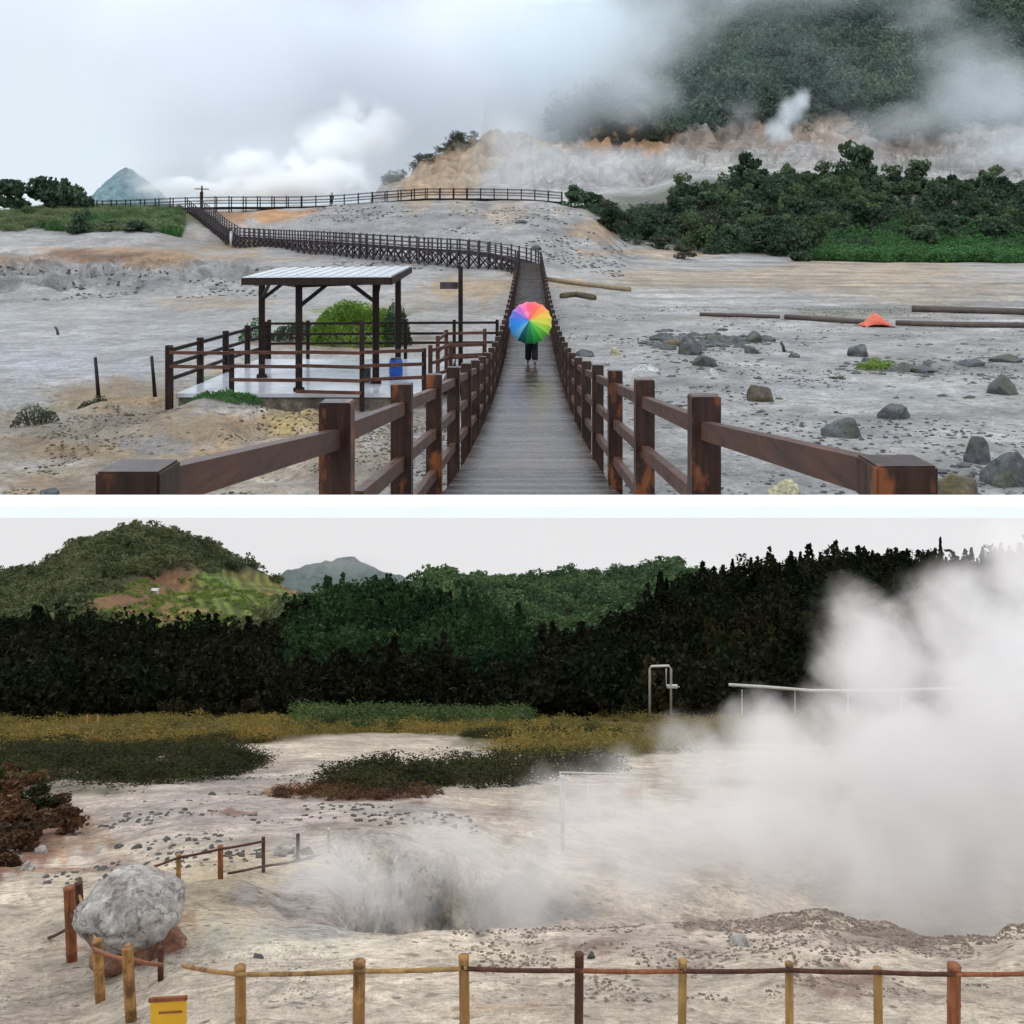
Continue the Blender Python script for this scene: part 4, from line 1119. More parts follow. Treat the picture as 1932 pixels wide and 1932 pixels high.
def resample(pts, step):
    out = [pts[0].copy()]; rest = 0.0
    d = 0.0
    L = [0.0]
    for a, b in zip(pts[:-1], pts[1:]): L.append(L[-1] + (b - a).length)
    n_ = max(2, int(round(L[-1] / step)))
    res = []
    for i in range(n_ + 1):
        s_ = L[-1] * i / n_
        k_ = min(len(pts) - 2, max(0, int(np.searchsorted(L, s_)) - 1))
        tt = (s_ - L[k_]) / max(1e-6, L[k_ + 1] - L[k_])
        res.append(pts[k_].lerp(pts[k_ + 1], tt))
    return res


def walkway(name, pts, step, hw, label, wood, postw=0.11, rail_offs=(0.1, 0.5, 0.85), brace=True, toph=1.05, cap=48, deckm=None):
    root = empty(name, (pts[0].x, pts[0].y, pts[0].z), label, 'walkway')
    q = resample(pts, step)
    dirs = [(q[min(i + 1, len(q) - 1)] - q[max(0, i - 1)]) for i in range(len(q))]
    nor = []
    for d in dirs:
        d = Vector((d.x, d.y, 0)).normalized(); nor.append(Vector((d.y, -d.x, 0)))
    d_ = MB()
    qq = resample(pts, 0.35)
    dd = [(qq[min(i + 1, len(qq) - 1)] - qq[max(0, i - 1)]) for i in range(len(qq))]
    for a, d in zip(qq, dd):
        d = d.normalized(); nn = Vector((d.y, -d.x, 0)).normalized()
        d_.beam(a - nn * hw, a + nn * hw, 0.33, 0.05)
    for s_ in (-1, 1):
        for i in range(len(q) - 1):
            d_.beam(q[i] + nor[i] * s_ * hw * .9 - Vector((0, 0, .14)), q[i + 1] + nor[i + 1] * s_ * hw * .9 - Vector((0, 0, .14)), 0.07, 0.2)
    d_.build('deck', deckm or M['greywood'], root)
    br = MB(); rest = MB(); nposts = 0
    for s_ in (1, -1):
        tops = []
        prev = None
        for i, a in enumerate(q):
            b = a + nor[i] * s_ * (hw + postw / 2 + .01)
            g = TA.xy(b.x, b.y)
            zb = min(g - 0.1, a.z - 0.1)
            mb = MB(); mb.box((b.x, b.y, (a.z + toph + zb) / 2), postw, postw, a.z + toph - zb, math.atan2(nor[i].y, nor[i].x))
            if nposts < 100: mb.build('post', wood, root)
            else:
                rest.add(mb.v, mb.f)
            nposts += 1
            tops.append((b, a.z, zb))
            if brace and prev is not None:
                pb, pz, pzb = prev
                if a.z - zb > 0.5:
                    br.beam((pb.x, pb.y, pz - .2), (b.x, b.y, zb + .15), 0.05, 0.1)
                    br.beam((pb.x, pb.y, pzb + .15), (b.x, b.y, a.z - .2), 0.05, 0.1)
            prev = tops[-1]
        for nm, off in zip(('top_rail', 'middle_rail', 'lower_rail'), rail_offs):
            mb = MB()
            for (b1, z1, _), (b2, z2, _) in zip(tops[:-1], tops[1:]):
                mb.beam((b1.x, b1.y, z1 + toph - off), (b2.x, b2.y, z2 + toph - off), 0.05, 0.065)
            mb.build(nm, wood, root)
    if rest.v: rest.build('post', wood, root)['kind'] = 'stuff'
    if brace and br.v: br.build('cross_bracing', M['dkwood'], root)
    return root


walkway('walkway', pp, 1.12, 0.78, 'curving grey trestle walkway on stilts climbing to the left', M['greywood'])
fp = [P(188, 399, 133), P(260, 397, 133), P(340, 393, 133.4), P(420, 391, 134.5), P(560, 391, 135), P(640, 388, 136), P(720, 381, 137), P(800, 375, 139), P(900, 375, 140), P(1000, 377, 140), P(1060, 382, 140)]
walkway('walkway', fp, 1.9, 0.8, 'far dark walkway with railings running level along the skyline', M['dkwood'], 0.13, (0.1, 0.55, 0.9), False, 1.45, deckm=M['dkwood'])

# white marker post by the bend, pole with crossbar on the skyline
g = P(436, 470, 114.5)
r_ = empty('marker_post', (g.x, g.y, TA.xy(g.x, g.y)), 'white marker post under the bend of the climbing walkway', 'post')
mb = MB(); mb.tube([(g.x, g.y, TA.xy(g.x, g.y) - .1), (g.x, g.y, TA.xy(g.x, g.y) + 1.7)], 0.16, 10); mb.build('shaft', M['metal'], r_, True)
mb = MB(); mb.tube([(g.x, g.y, TA.xy(g.x, g.y) + 1.7), (g.x, g.y, TA.xy(g.x, g.y) + 1.82)], [0.19, 0.1], 10); mb.build('cap', M['metal'], r_, True)
g = P(381, 372, 133.5)
r_ = empty('utility_pole', (g.x, g.y, g.z - 1.2), 'dark pole with a crossbar standing up at the head of the climbing walkway', 'pole')
mb = MB(); mb.tube([(g.x, g.y, g.z - 1.6), (g.x, g.y, g.z + 1.5)], [0.16, 0.11], 8); mb.build('pole', M['dkwood'], r_, True)
mb = MB(); mb.beam((g.x - .95, g.y, g.z + 1.1), (g.x + .95, g.y, g.z + 1.05), 0.1, 0.12); mb.build('crossbar', M['dkwood'], r_)
mb = MB(); mb.box((g.x, g.y - .16, g.z + .35), 0.42, 0.18, 0.7, 0, 0.02); mb.build('box', M['dkwood'], r_)

# ------------------------------------------------------------------ pavilion platform
FZ = -3.2
mb = MB()
mb.box((-4.75, 27.0, FZ - 0.05), 6.0, 7.6, 0.1, 0, 0.01)
tag(mb.build('pavement', M['conc']), kind='structure')
mb = MB(); mb.box((-4.75, 27.0, FZ - 0.36), 5.9, 7.5, 0.5)
tag(mb.build('foundation', M['found']), kind='structure')
pav = empty('pavilion', (-4.8, 26.5, FZ), 'open wooden pavilion with a pale sheet roof on four dark posts', 'pavilion')
RC = {'fl': P(457, 523, 23.3), 'fr': P(738, 522, 22.6), 'bl': P(522, 506, 29.2), 'br': P(776, 503, 30.5)}
posts = [(494, 705, 26.2), (564, 740, 23.6), (709, 722, 25.0), (751, 686, 29.3)]


def roofz(x, y):
    t_ = (y - 23) / 7.0
    return -0.52 + t_ * 0.15


tops = []
for (u, v, Y) in posts:
    x = (u - UC) / F * Y
    mb = MB(); mb.box((x, Y, (FZ + roofz(x, Y) - .06) / 2), 0.16, 0.16, roofz(x, Y) - .06 - FZ, 0.2, 0.008); mb.build('post', M['dkwood'], pav)
    mb = MB(); mb.box((x, Y, FZ + 0.04), 0.26, 0.26, 0.08, 0.2, 0.01); mb.build('footing', M['dkwood'], pav)
    tops.append(Vector((x, Y, roofz(x, Y) - 0.1)))
mb = MB()
n_ = 24
for i in range(n_):
    a, b = i / n_, (i + 1) / n_
    f0 = RC['fl'].lerp(RC['fr'], a); f1 = RC['fl'].lerp(RC['fr'], b); k0 = RC['bl'].lerp(RC['br'], a); k1 = RC['bl'].lerp(RC['br'], b)
    up = 0.025 if i % 2 else 0.0
    top = [f0 + Vector((0, 0, up)), f1 + Vector((0, 0, up)), k1 + Vector((0, 0, up)), k0 + Vector((0, 0, up))]
    bot = [p - Vector((0, 0, 0.02 + up)) for p in top]
    mb.add(top + bot, [(0, 1, 2, 3), (7, 6, 5, 4), (0, 4, 5, 1), (1, 5, 6, 2), (2, 6, 7, 3), (3, 7, 4, 0)])
mb.build('roof', M['roof'], pav)
dz = Vector((0, 0, -0.075))
mb = MB()
for a, b in (('fl', 'fr'), ('fr', 'br'), ('br', 'bl'), ('bl', 'fl')):
    d = (RC[b] - RC[a]).normalized() * 0.03
    mb.beam(RC[a] + dz * 1.3 + d, RC[b] + dz * 1.3 - d, 0.05, 0.17)
mb.build('fascia', M['dkwood'], pav)
mb = MB()
for i in range(1, 9):
    a = RC['fl'].lerp(RC['fr'], i / 9); b = RC['bl'].lerp(RC['br'], i / 9)
    mb.beam(a + dz * 1.2, b + dz * 1.2, 0.06, 0.12)
mb.build('rafter', M['dkwood'], pav)
mb = MB()
for i, j in ((0, 1), (1, 2), (2, 3), (3, 0), (0, 2)):
    mb.beam(tops[i] - Vector((0, 0, .10)), tops[j] - Vector((0, 0, .10)), 0.08, 0.14)
mb.build('beam', M['dkwood'], pav)
for i, j in ((0, 2), (2, 0), (1, 2), (2, 1), (2, 3), (0, 1)):
    mb = MB()
    d = (tops[j] - tops[i]); d = d / d.length
    mb.beam(tops[i] - Vector((0, 0, 0.62)), tops[i] + d * 0.75 - Vector((0, 0, 0.12)), 0.06, 0.08)
    mb.build('brace', M['dkwood'], pav)


def rail_fence(name, pts, rails, wood, label, pw=0.11, railw=None, cat='fence', toph=0.08, group=None, rd=0.075):
    """pts: (x, y, z ground, z top) of each post"""
    root = empty(name, (pts[0][0], pts[0][1], pts[0][2]), label, cat, group)
    for (x, y, zg, zt_) in pts:
        if zt_ is None: continue
        mb = MB(); mb.box((x, y, (zg - .08 + zt_) / 2), pw, pw, zt_ - zg + .08, 0, 0.005); mb.build('post', wood, root)
    for (i, j, za, zb_) in rails:
        a, b = pts[i], pts[j]
        off = -pw / 2 - 0.022
        mb = MB(); mb.beam((a[0], a[1] + off, za), (b[0], b[1] + off, zb_), 0.045, rd); mb.build('rail', railw or wood, root)
    return root


def gp(u, Y, top): # post from a column of the photograph at depth Y
    x = (u - UC) / F * Y
    g_ = TA.at(u, Y)
    if -7.75 < x < -1.75 and 23.2 < Y < 30.8: g_ = FZ
    return (x, Y, g_, top)


lf = [gp(319, 23.05, -2.08), (-7.8, 25.2, TA.xy(-7.8, 25.2), -2.08), (-7.79, 27.4, TA.xy(-7.79, 27.4), -2.08), (-7.75, 29.5, TA.xy(-7.75, 29.5), -2.08), (-7.6, 31.2, TA.xy(-7.6, 31.2), -2.08)]
rl = [(i, i + 1, -2.2 - o, -2.2 - o) for i in range(4) for o in (0, .33, .66)]
rail_fence('fence', lf, rl, M['dkwood'], 'dark post and rail fence along the left side of the pavilion platform', 0.14, rd=0.085)
ff = [gp(322, 22.85, -2.1), gp(437, 22.9, -2.14), gp(560, 23.0, None), gp(683, 22.9, -1.53), gp(800, 23.6, -2.2)]
rl = []
for i in range(4):
    rl += [(i, i + 1, -2.22, -2.24), (i, i + 1, -2.53, -2.56)]
    if i >= 1: rl += [(i, i + 1, -2.84, -2.87)]
    if i == 2: rl += [(i, i + 1, -3.12, -3.14)]
rail_fence('fence', ff, rl, M['dkwood'], 'thin dark railing across the front of the pavilion platform', 0.10, M['redwood'])
bf = [gp(508, 31.2, -2.02), gp(581, 31.3, -2.05), gp(683, 31.4, -2.05), gp(765, 31.5, -2.05), gp(857, 31.6, -2.05), gp(938, 31.7, -2.05)]
rl = [(i, i + 1, -2.14 - o, -2.14 - o) for i in range(5) for o in (0, .33, .62)]
rail_fence('fence', bf, rl, M['dkwood'], 'thin dark railing behind the pavilion, from its back corner to the boardwalk', 0.10)
cf = [gp(826, 25.4, -2.05), gp(842, 27.4, -2.05), (-0.75, 27.8, TA.xy(-.75, 27.8), -2.05)]
rl = [(i, i + 1, -2.15 - o, -2.15 - o) for i in range(2) for o in (0, .3, .6)]
rail_fence('fence', cf, rl, M['redwood'], 'red brown railing of the gangway joining the platform to the boardwalk', 0.10)
cf = [gp(812, 23.9, -2.15), gp(850, 25.2, -2.2), (-0.7, 25.6, TA.xy(-.7, 25.6), -2.2)]
rl = [(i, i + 1, -2.28 - o, -2.28 - o) for i in range(2) for o in (0, .3, .6)]
rail_fence('fence', cf, rl, M['redwood'], 'nearer red brown railing of the gangway, close to the boardwalk posts', 0.10)
mb = MB(); mb.box((-1.25, 26.6, FZ - 0.06), 1.3, 2.2, 0.1)
gw = tag(mb.build('gangway', M['redwood']), 'short red brown gangway deck between the platform and the boardwalk', 'gangway')

# blue drum
bx, by = (747 - UC) / F * 26.3, 26.3
dr = empty('drum', (bx, by, FZ), 'blue plastic drum on the pale pavilion floor', 'drum')
mb = MB()
prof_ = [(0, .165), (.02, .175), (.11, .18), (.125, .188), (.14, .18), (.30, .18), (.315, .188), (.33, .18), (.43, .172), (.46, .15)]
mb.tube([(bx, by, FZ + z_) for z_, _ in prof_], [r__ for _, r__ in prof_], 20); mb.build('body', M['blue'], dr, True)
mb = MB(); mb.tube([(bx, by, FZ + .46), (bx, by, FZ + .50)], [0.155, 0.13], 20); mb.build('lid', M['signd'], dr)
# small bottle-like object on the floor and a box by the thin post
mb = MB(); x_ = (690 - UC) / F * 25.2; mb.box((x_, 25.2, FZ + .17), 0.22, 0.2, 0.32, 0.3, 0.02)
mb.box((x_, 25.2, FZ + .345), 0.24, 0.22, 0.03, 0.3, 0.008)
tag(mb.build('litter_bin', M['signd']), 'small dark bin beside the thin post inside the pavilion', 'bin')

# lamp pole with sign board
x_, y_ = (869 - UC) / F * 32.3, 32.3
g_ = TA.xy(x_, y_)
pl = empty('sign_pole', (x_, y_, g_), 'tall dark pole with a small board beside the boardwalk', 'pole')
mb = MB(); mb.box((x_, y_, (g_ - .1 - .38) / 2), 0.14, 0.14, -.38 - g_ + .1, 0, 0.01); mb.build('pole', M['dkwood'], pl)
mb = MB(); mb.box((x_ - .37, y_, -1.0), 0.58, 0.05, 0.22, 0, 0.006); mb.build('board', M['greywood'], pl)
# two sticks
for (u, v0, v1, lb) in ((183, 735, 674, 'thin dark stick standing in the mud at the far left, nearer one'), (289, 712, 672, 'thin dark stick standing in the mud left of the fence corner')):
    Y = 23.6 if u < 200 else 25.2
    x_ = (u - UC) / F * Y
    zg = TA.xy(x_, Y); zt_ = (HA - v1) / F * Y
    mb = MB(); mb.tube([(x_ + .06, Y, zg - .1), (x_ + .01, Y, (zg + zt_) / 2), (x_ - .04, Y, zt_)], [0.055, 0.045, 0.04], 8)
    tag(mb.build('stick', M['dkwood'], None, True), lb, 'stick')

# pipes across the mud flat
def lie(uvs, r, mat, name, label, cat='pipe', n=8, lift=0.6):
    pts_ = []
    for (u, v) in uvs:
        Y = depthA(u, v, 20, 124)
        p = Vector(((u - UC) / F * Y, Y, TA.at(u, Y) + r * lift)); pts_.append(p)
    mb = MB(); mb.tube(pts_, r, n)
    return tag(mb.build(name, mat, None, True), label, cat)


lie([(1032, 530), (1075, 536), (1130, 543), (1188, 550)], 0.2, M['pipebrown'], 'pipe', 'ochre brown pipe running right from the boardwalk near the bend')
lie([(1320, 596), (1400, 598), (1470, 601)], 0.12, M['pipedark'], 'pipe', 'thin dark pipe in the middle of the mud flat, left of the orange sheet')
lie([(1482, 602), (1560, 607), (1640, 613), (1672, 615)], 0.16, M['pipedark'], 'pipe', 'dark pipe reaching the orange sheet from the left')
lie([(1690, 614), (1800, 617), (1990, 619)], 0.16, M['pipedark'], 'pipe', 'dark pipe right of the orange sheet, running out of view')
lie([(1720, 588), (1800, 590), (1990, 596)], 0.22, M['pipedark'], 'pipe', 'long rusty pipe across the far mud flat at the right edge')
lie([(1060, 563), (1090, 560), (1120, 566)], 0.22, M['rockbr'], 'log', 'short dark log on the mud just right of the boardwalk', 'log')
Y = depthA(1655, 616, 20, 124); x_ = (1652 - UC) / F * Y; z_ = TA.at(1652, Y)
mb = MB()
nx, ny = 10, 6
for j in range(ny + 1):
    for i in range(nx + 1):
        a, b = i / nx - .5, j / ny - .5
        hh = max(0, 0.62 * math.exp(-(a * 3) ** 2 - (b * 2.4) ** 2) + 0.16 * mnoise.noise(Vector((a * 7, b * 7, 1))))
        mb.v.append((x_ + a * 1.5, Y + b * 1.1, z_ + 0.01 + hh))
for j in range(ny):
    for i in range(nx):
        a = j * (nx + 1) + i; mb.f.append((a, a + 1, a + nx + 2, a + nx + 1)); mb.m.append(0)
o = mb.build('tarpaulin', M['orange'], None, True)
so = o.modifiers.new('s', 'SOLIDIFY'); so.thickness = 0.02
tag(o, 'crumpled orange red tarpaulin on the pipe across the mud flat', 'tarpaulin')
# pipe stub uprights by the stones
for (u, v, lb) in ((1480, 664, 'thin upright stub in the mud right of the black oval stone'), (110, 632, 'dark leaning stub in the grey mud at the far left')):
    Y = depthA(u, v); x_ = (u - UC) / F * Y; z_ = TA.at(u, Y)
    mb = MB(); mb.tube([(x_, Y, z_ - .05), (x_ - .05, Y, z_ + .22), (x_ - .14, Y, z_ + .36)], [0.06, 0.055, 0.05], 8)
    tag(mb.build('stub', M['pipedark'], None, True), lb, 'stub')


# ------------------------------------------------------------------ people and umbrella
def skin_mesh(name, verts, edges, radii, root=0, sub=2):
    me = bpy.data.meshes.new(name + '_s'); me.from_pydata(verts, edges, [])
    o = bpy.data.objects.new(name + '_s', me); COL.objects.link(o)
    m = o.modifiers.new('k', 'SKIN'); m.use_smooth_shade = True
    for i, r_ in enumerate(radii):
        rr = r_ if hasattr(r_, '__len__') else (r_, r_)
        me.skin_vertices[0].data[i].radius = rr
        me.skin_vertices[0].data[i].use_root = (i == root)
    s = o.modifiers.new('s', 'SUBSURF'); s.levels = sub; s.render_levels = sub
    dg = bpy.context.evaluated_depsgraph_get(); dg.update()
    ev = o.evaluated_get(dg)
    out = bpy.data.meshes.new_from_object(ev)
    bpy.data.objects.remove(o); bpy.data.meshes.remove(me)
    out.name = name
    out.polygons.foreach_set('use_smooth', [True] * len(out.polygons))
    return out


def person(loc, label, top_mat, rz=0.0, hold=True, hgt=1.0):
    r_ = empty('person', loc, label, 'person')
    r_.rotation_euler.z = rz; r_.scale = (hgt,) * 3
    hx = 0.22
    hand = (0.27, 0.24, 0.98) if hold else (0.26, 0.04, 0.74)
    elb = (0.27, 0.02, 0.98) if hold else (0.25, 0.0, 1.0)
    V = [(0, 0, .86), (0, -.01, 1.05), (0, -.01, 1.24), (0, 0, 1.36), (0, .015, 1.43), (0, .03, 1.50), (0, .035, 1.58),
         (-.17, 0, 1.30), (-.24, -.01, 1.02), (-.25, .06, .78), (-.25, .08, .71),
         (.17, 0, 1.30), elb, hand, (hand[0], hand[1] + .06, hand[2] + .03),
         (-.09, 0, .80), (-.09, .08, .46), (-.10, .14, .085), (-.10, .26, .035),
         (.09, 0, .80), (.09, .03, .45), (.09, -.18, .11), (.09, -.07, .03)]
    E = [(0, 1), (1, 2), (2, 3), (3, 4), (4, 5), (5, 6), (3, 7), (7, 8), (8, 9), (9, 10), (3, 11), (11, 12), (12, 13), (13, 14), (0, 15), (15, 16), (16, 17), (17, 18), (0, 19), (19, 20), (20, 21), (21, 22)]
    Rr = [(.14, .10), (.12, .09), (.14, .10), (.09, .08), .05, (.07, .085), (.068, .08), .058, .043, .03, .035, .058, .043, .03, .035, .085, .057, .036, .032, .085, .057, .036, .032]
    body = link_mesh('body', skin_mesh('body', V, E, Rr), r_); body.data.materials.append(M['skin'])
    # hair, jacket, trousers follow the body
    bm = bmesh.new(); bmesh.ops.create_icosphere(bm, subdivisions=3, radius=1)
    for v in bm.verts:
        p = v.co
        v.co = Vector((p.x * .095, p.y * .105 - .005 if p.y < .3 else p.y * .06, 1.545 + p.z * .115 - (.06 if p.y < -.2 and p.z < 0 else 0)))
    me_ = bpy.data.meshes.new('hair'); bm.to_mesh(me_); bm.free(); me_.materials.append(M['hair'])
    me_.polygons.foreach_set('use_smooth', [True] * len(me_.polygons)); link_mesh('hair', me_, r_)
    jv = [V[i] for i in (0, 1, 2, 3, 7, 8, 9, 11, 12, 13)]
    je = [(0, 1), (1, 2), (2, 3), (3, 4), (4, 5), (5, 6), (3, 7), (7, 8), (8, 9)]
    jr = [(.19, .135), (.165, .12), (.175, .125), (.11, .1), .08, .062, .05, .08, .062, .05]
    o_ = link_mesh('jacket', skin_mesh('jacket', jv, je, jr), r_); o_.data.materials.append(top_mat)
    tv = [(0, 0, .92), (-.085, 0, .80), (-.09, .08, .46), (-.095, .14, .11), (.085, 0, .80), (.09, .03, .45), (.09, -.16, .14)]
    te = [(0, 1), (1, 2), (2, 3), (0, 4), (4, 5), (5, 6)]
    tr = [(.15, .12), .105, .098, .10, .105, .098, .10]
    o_ = link_mesh('trousers', skin_mesh('trousers', tv, te, tr), r_); o_.data.materials.append(M['black'])
    return r_


PY = 28.1
PX = (1003 - UC) / F * PY
person((PX, PY, deckz(PY) + 0.0), 'person in wide black trousers walking away on the boardwalk behind a rainbow umbrella', M['jacket'])
g_ = P(623, 384, 134.3)
person((g_.x, 135.6, 0), 'small far person in a green jacket standing on the skyline walkway', M['greencloth'], 2.6, False, 1.08)
bpy.context.view_layer.update()
COL.objects['person.001'].location.z = float(np.interp(623, [560, 640], [P(560, 391, 135).z, P(640, 388, 136).z])) + 0.03

uc = P(1000.5, 609, 27.55)
n_ax = Vector((-0.10, -0.955, 0.28)).normalized()
xa = n_ax.cross(Vector((0, 0, 1))).normalized() * -1.0
xa = Vector((0, 0, 1)).cross(n_ax).normalized()
if xa.x < 0: xa = -xa
ya_ = n_ax.cross(xa).normalized()
if ya_.z < 0: ya_ = -ya_
um = empty('umbrella', uc, 'open rainbow umbrella held behind the walking person on the boardwalk', 'umbrella')
rain = [(0.85, .06, .12), (0.88, .10, .07), (0.90, .27, .05), (0.88, .52, .05), (0.72, .70, .07), (0.42, .72, .06), (0.16, .60, .07), (0.05, .45, .08),
        (0.02, .27, .09), (0.015, .12, .13), (0.15, .48, .80), (0.03, .32, .88), (0.04, .24, .80), (0.10, .14, .62), (0.42, .12, .50), (0.82, .12, .32)]
umats = []
for i, c_ in enumerate(rain):
    t = NT('umbrella_panel_%s' % 'abcdefghijklmnop'[i])
    t.finish(c_, 0.32, None, 0.5)
    tr = t.n('ShaderNodeBsdfTranslucent'); tr.inputs[0].default_value = (*c_, 1)
    mx = t.n('ShaderNodeMixShader'); mx.inputs[0].default_value = 0.2
    t.l(t.p.outputs[0], mx.inputs[1]); t.l(tr.outputs[0], mx.inputs[2]); t.l(mx.outputs[0], t.out.inputs['Surface'])
    umats.append(t.m)
RU_, DEP = 0.605, 0.30
mb = MB()
NP, SUBA, NR = 16, 4, 9


def upoint(q, ang):
    # clockwise from the top as seen by the viewer; panels sag between ribs
    k_ = (ang / (2 * math.pi) * NP) % 1.0
    sag = 1 - 0.045 * q * (1 - (2 * k_ - 1) ** 2)
    rr = RU_ * math.sin(q * 1.25) / math.sin(1.25) * sag
    hh = DEP * (math.cos(q * 1.25) - math.cos(1.25)) / (1 - math.cos(1.25))
    return uc + xa * rr * math.sin(ang) + ya_ * rr * math.cos(ang) + n_ax * hh


A0 = -0.2
for p_ in range(NP):
    for s_ in range(SUBA):
        a0 = A0 + 2 * math.pi * (p_ + s_ / SUBA) / NP; a1 = A0 + 2 * math.pi * (p_ + (s_ + 1) / SUBA) / NP
        for r__ in range(NR):
            q0, q1 = r__ / NR, (r__ + 1) / NR
            def up(q, a): 
                k_ = ((a - A0) / (2 * math.pi) * NP) % 1.0
                return upoint(q, a) if False else _up(q, a, k_)
            def _up(q, a, k_):
                if s_ == SUBA - 1 and a == a1: k_ = 0.0
                sag = 1 - 0.045 * q * (1 - (2 * k_ - 1) ** 2) if 0 < k_ < 1 else 1.0
                rr = RU_ * math.sin(q * 1.25) / math.sin(1.25) * sag
                hh = DEP * (math.cos(q * 1.25) - math.cos(1.25)) / (1 - math.cos(1.25))
                return uc + xa * rr * math.sin(a) + ya_ * rr * math.cos(a) + n_ax * hh
            if r__ == 0: mb.add([up(0, a0), up(q1, a0), up(q1, a1)], [(0, 1, 2)], p_)
            else: mb.add([up(q0, a0), up(q1, a0), up(q1, a1), up(q0, a1)], [(0, 1, 2, 3)], p_)
mb.build('canopy', umats, um, True)
apex = uc + n_ax * DEP
hnd = apex - n_ax * 0.98
mb = MB(); mb.tube([apex + n_ax * 0.07, apex, hnd], [0.004, 0.007, 0.007], 8); mb.build('shaft', M['steel'], um, True)
mb = MB(); mb.tube([hnd + n_ax * .12, hnd, hnd - n_ax * .03 - ya_ * .02, hnd - n_ax * .035 - ya_ * .06, hnd - ya_ * .08], 0.013, 8); mb.build('handle', M['black'], um, True)
mb = MB()
for p_ in range(NP):
    a = A0 + 2 * math.pi * p_ / NP
    ptsr = []
    for j in range(7):
        q = j / 6
        rr = RU_ * math.sin(q * 1.25) / math.sin(1.25); hh = DEP * (math.cos(q * 1.25) - math.cos(1.25)) / (1 - math.cos(1.25))
        ptsr.append(uc + xa * rr * math.sin(a) + ya_ * rr * math.cos(a) + n_ax * (hh - .008))
    mb.tube(ptsr, 0.003, 4)
    mb.tube([ptsr[3], apex - n_ax * .28], 0.0025, 4)
mb.build('rib', M['steel'], um)


# ------------------------------------------------------------------ lower crater: fences
def bpt(u, v, Y): return P(u, v, Y)


def bamboo(mb, a, b, r, n=10):
    a = Vector(a); b = Vector(b)
    L = (b - a).length; k = max(2, int(L / 0.28))
    pts_ = []; rr = []
    for i in range(k + 1):
        t_ = i / k
        p = a.lerp(b, t_)
        pts_ += [p - (b - a) / L * 0.012, p, p + (b - a) / L * 0.012]; rr += [r, r * 1.1, r]
    pts_[0] = a; pts_[-1] = b
    mb.tube(pts_, rr, n)


def bamboo_fence(pts, rails, label, group=None, rr=0.022):
    root = empty('bamboo_fence', pts[0][0], label, 'fence', group)
    for (base, top, r_, m_) in pts:
        mb = MB(); bamboo(mb, base - Vector((0, 0, .15)), top, r_); mb.build('post', M[m_], root, True)
    for (a, b, m_) in rails:
        mb = MB()
        a = Vector(a); b = Vector(b)
        mid = (a + b) / 2 - Vector((0, 0, 0.03 * (b - a).length / 1.0 * 0.6))
        k = 8
        ptsr = [a * (1 - t_) ** 2 + mid * 2 * t_ * (1 - t_) + b * t_ ** 2 for t_ in [i / k for i in range(k + 1)]]
        mb.tube(ptsr, [rr * (1 + .12 * (i % 2)) for i in range(k + 1)], 8)
        mb.build('rail', M[m_], root, True)
    return root


FY = 8.0
fr = [(453, 1825, .047, 'bamboo'), (678, 1815, .049, 'bamboo'), (875, 1805, .041, 'bamboo'), (1093, 1800, .036, 'bamboo_dark'), (1288, 1812, .034, 'bamboo_yel'), (1489, 1818, .034, 'bamboo_yel'), (1656, 1828, .036, 'bamboo_yel'), (1800, 1822, .052, 'bamboo_red'), (2010, 1822, .045, 'bamboo')]
pts = []
for k, (u, v, r_, m_) in enumerate(fr):
    Y = FY + (0.25 if k == 0 else 0) 
    top = P(u, v, Y); x_ = top.x
    lean = random.Random(k).uniform(-.02, .02)
    base = Vector((x_ + lean, Y, TB.at(u, Y))); pts.append((base, top, r_, m_))
rv = [1838, 1832, 1827, 1831, 1832, 1830, 1834, 1838, 1834]
rails = [(P(345, 1822, 8.9), P(453, 1838, FY + .2), 'bamboo')]
for k in range(len(fr) - 1):
    rails.append((P(fr[k][0] - 6, rv[k], FY - .045 + (0.25 if k == 0 else 0)), P(fr[k + 1][0] + 6, rv[k + 1], FY - .045), ['bamboo_yel', 'bamboo_yel', 'bamboo_dark', 'bamboo_red', 'bamboo_dark', 'bamboo_dark', 'bamboo_dark', 'bamboo_red'][k]))
bamboo_fence(pts, rails, 'golden bamboo fence running across the foreground of the steaming crater', None, 0.016)

lfp = [(130, 1675, 1826, 13.8, .072, 'bamboo_red'), (148, 1666, 1760, 15.2, .06, 'bamboo_dark'), (183, 1775, 1898, 11.75, .058, 'bamboo'), (240, 1787, 1960, 10.4, .058, 'bamboo'), (303, 1787, 1872, 12.0, .036, 'bamboo_dark')]
pts = []
for (u, v, vb, Y, r_, m_) in lfp:
    top = P(u, v, Y); zg = TB.at(u, Y)
    pts.append((Vector((top.x + (.05 if u < 260 else 0.0), Y, min(zg, top.z - .4))), top, r_, m_))
rails = [(P(132, 1722, 13.75), P(183, 1795, 11.7), 'bamboo_dark'), (P(176, 1790, 11.65), P(245, 1812, 10.35), 'bamboo_red'), (P(238, 1806, 10.4), P(306, 1820, 11.9), 'bamboo_red'), (P(90, 1770, 15.0), P(130, 1750, 13.9), 'bamboo_dark'),
         (P(150, 1690, 15.1), P(186, 1785, 11.8), 'bamboo_yel')]
bamboo_fence(pts, rails, 'leaning bamboo fence corner around the big boulder on the left', None, 0.02)

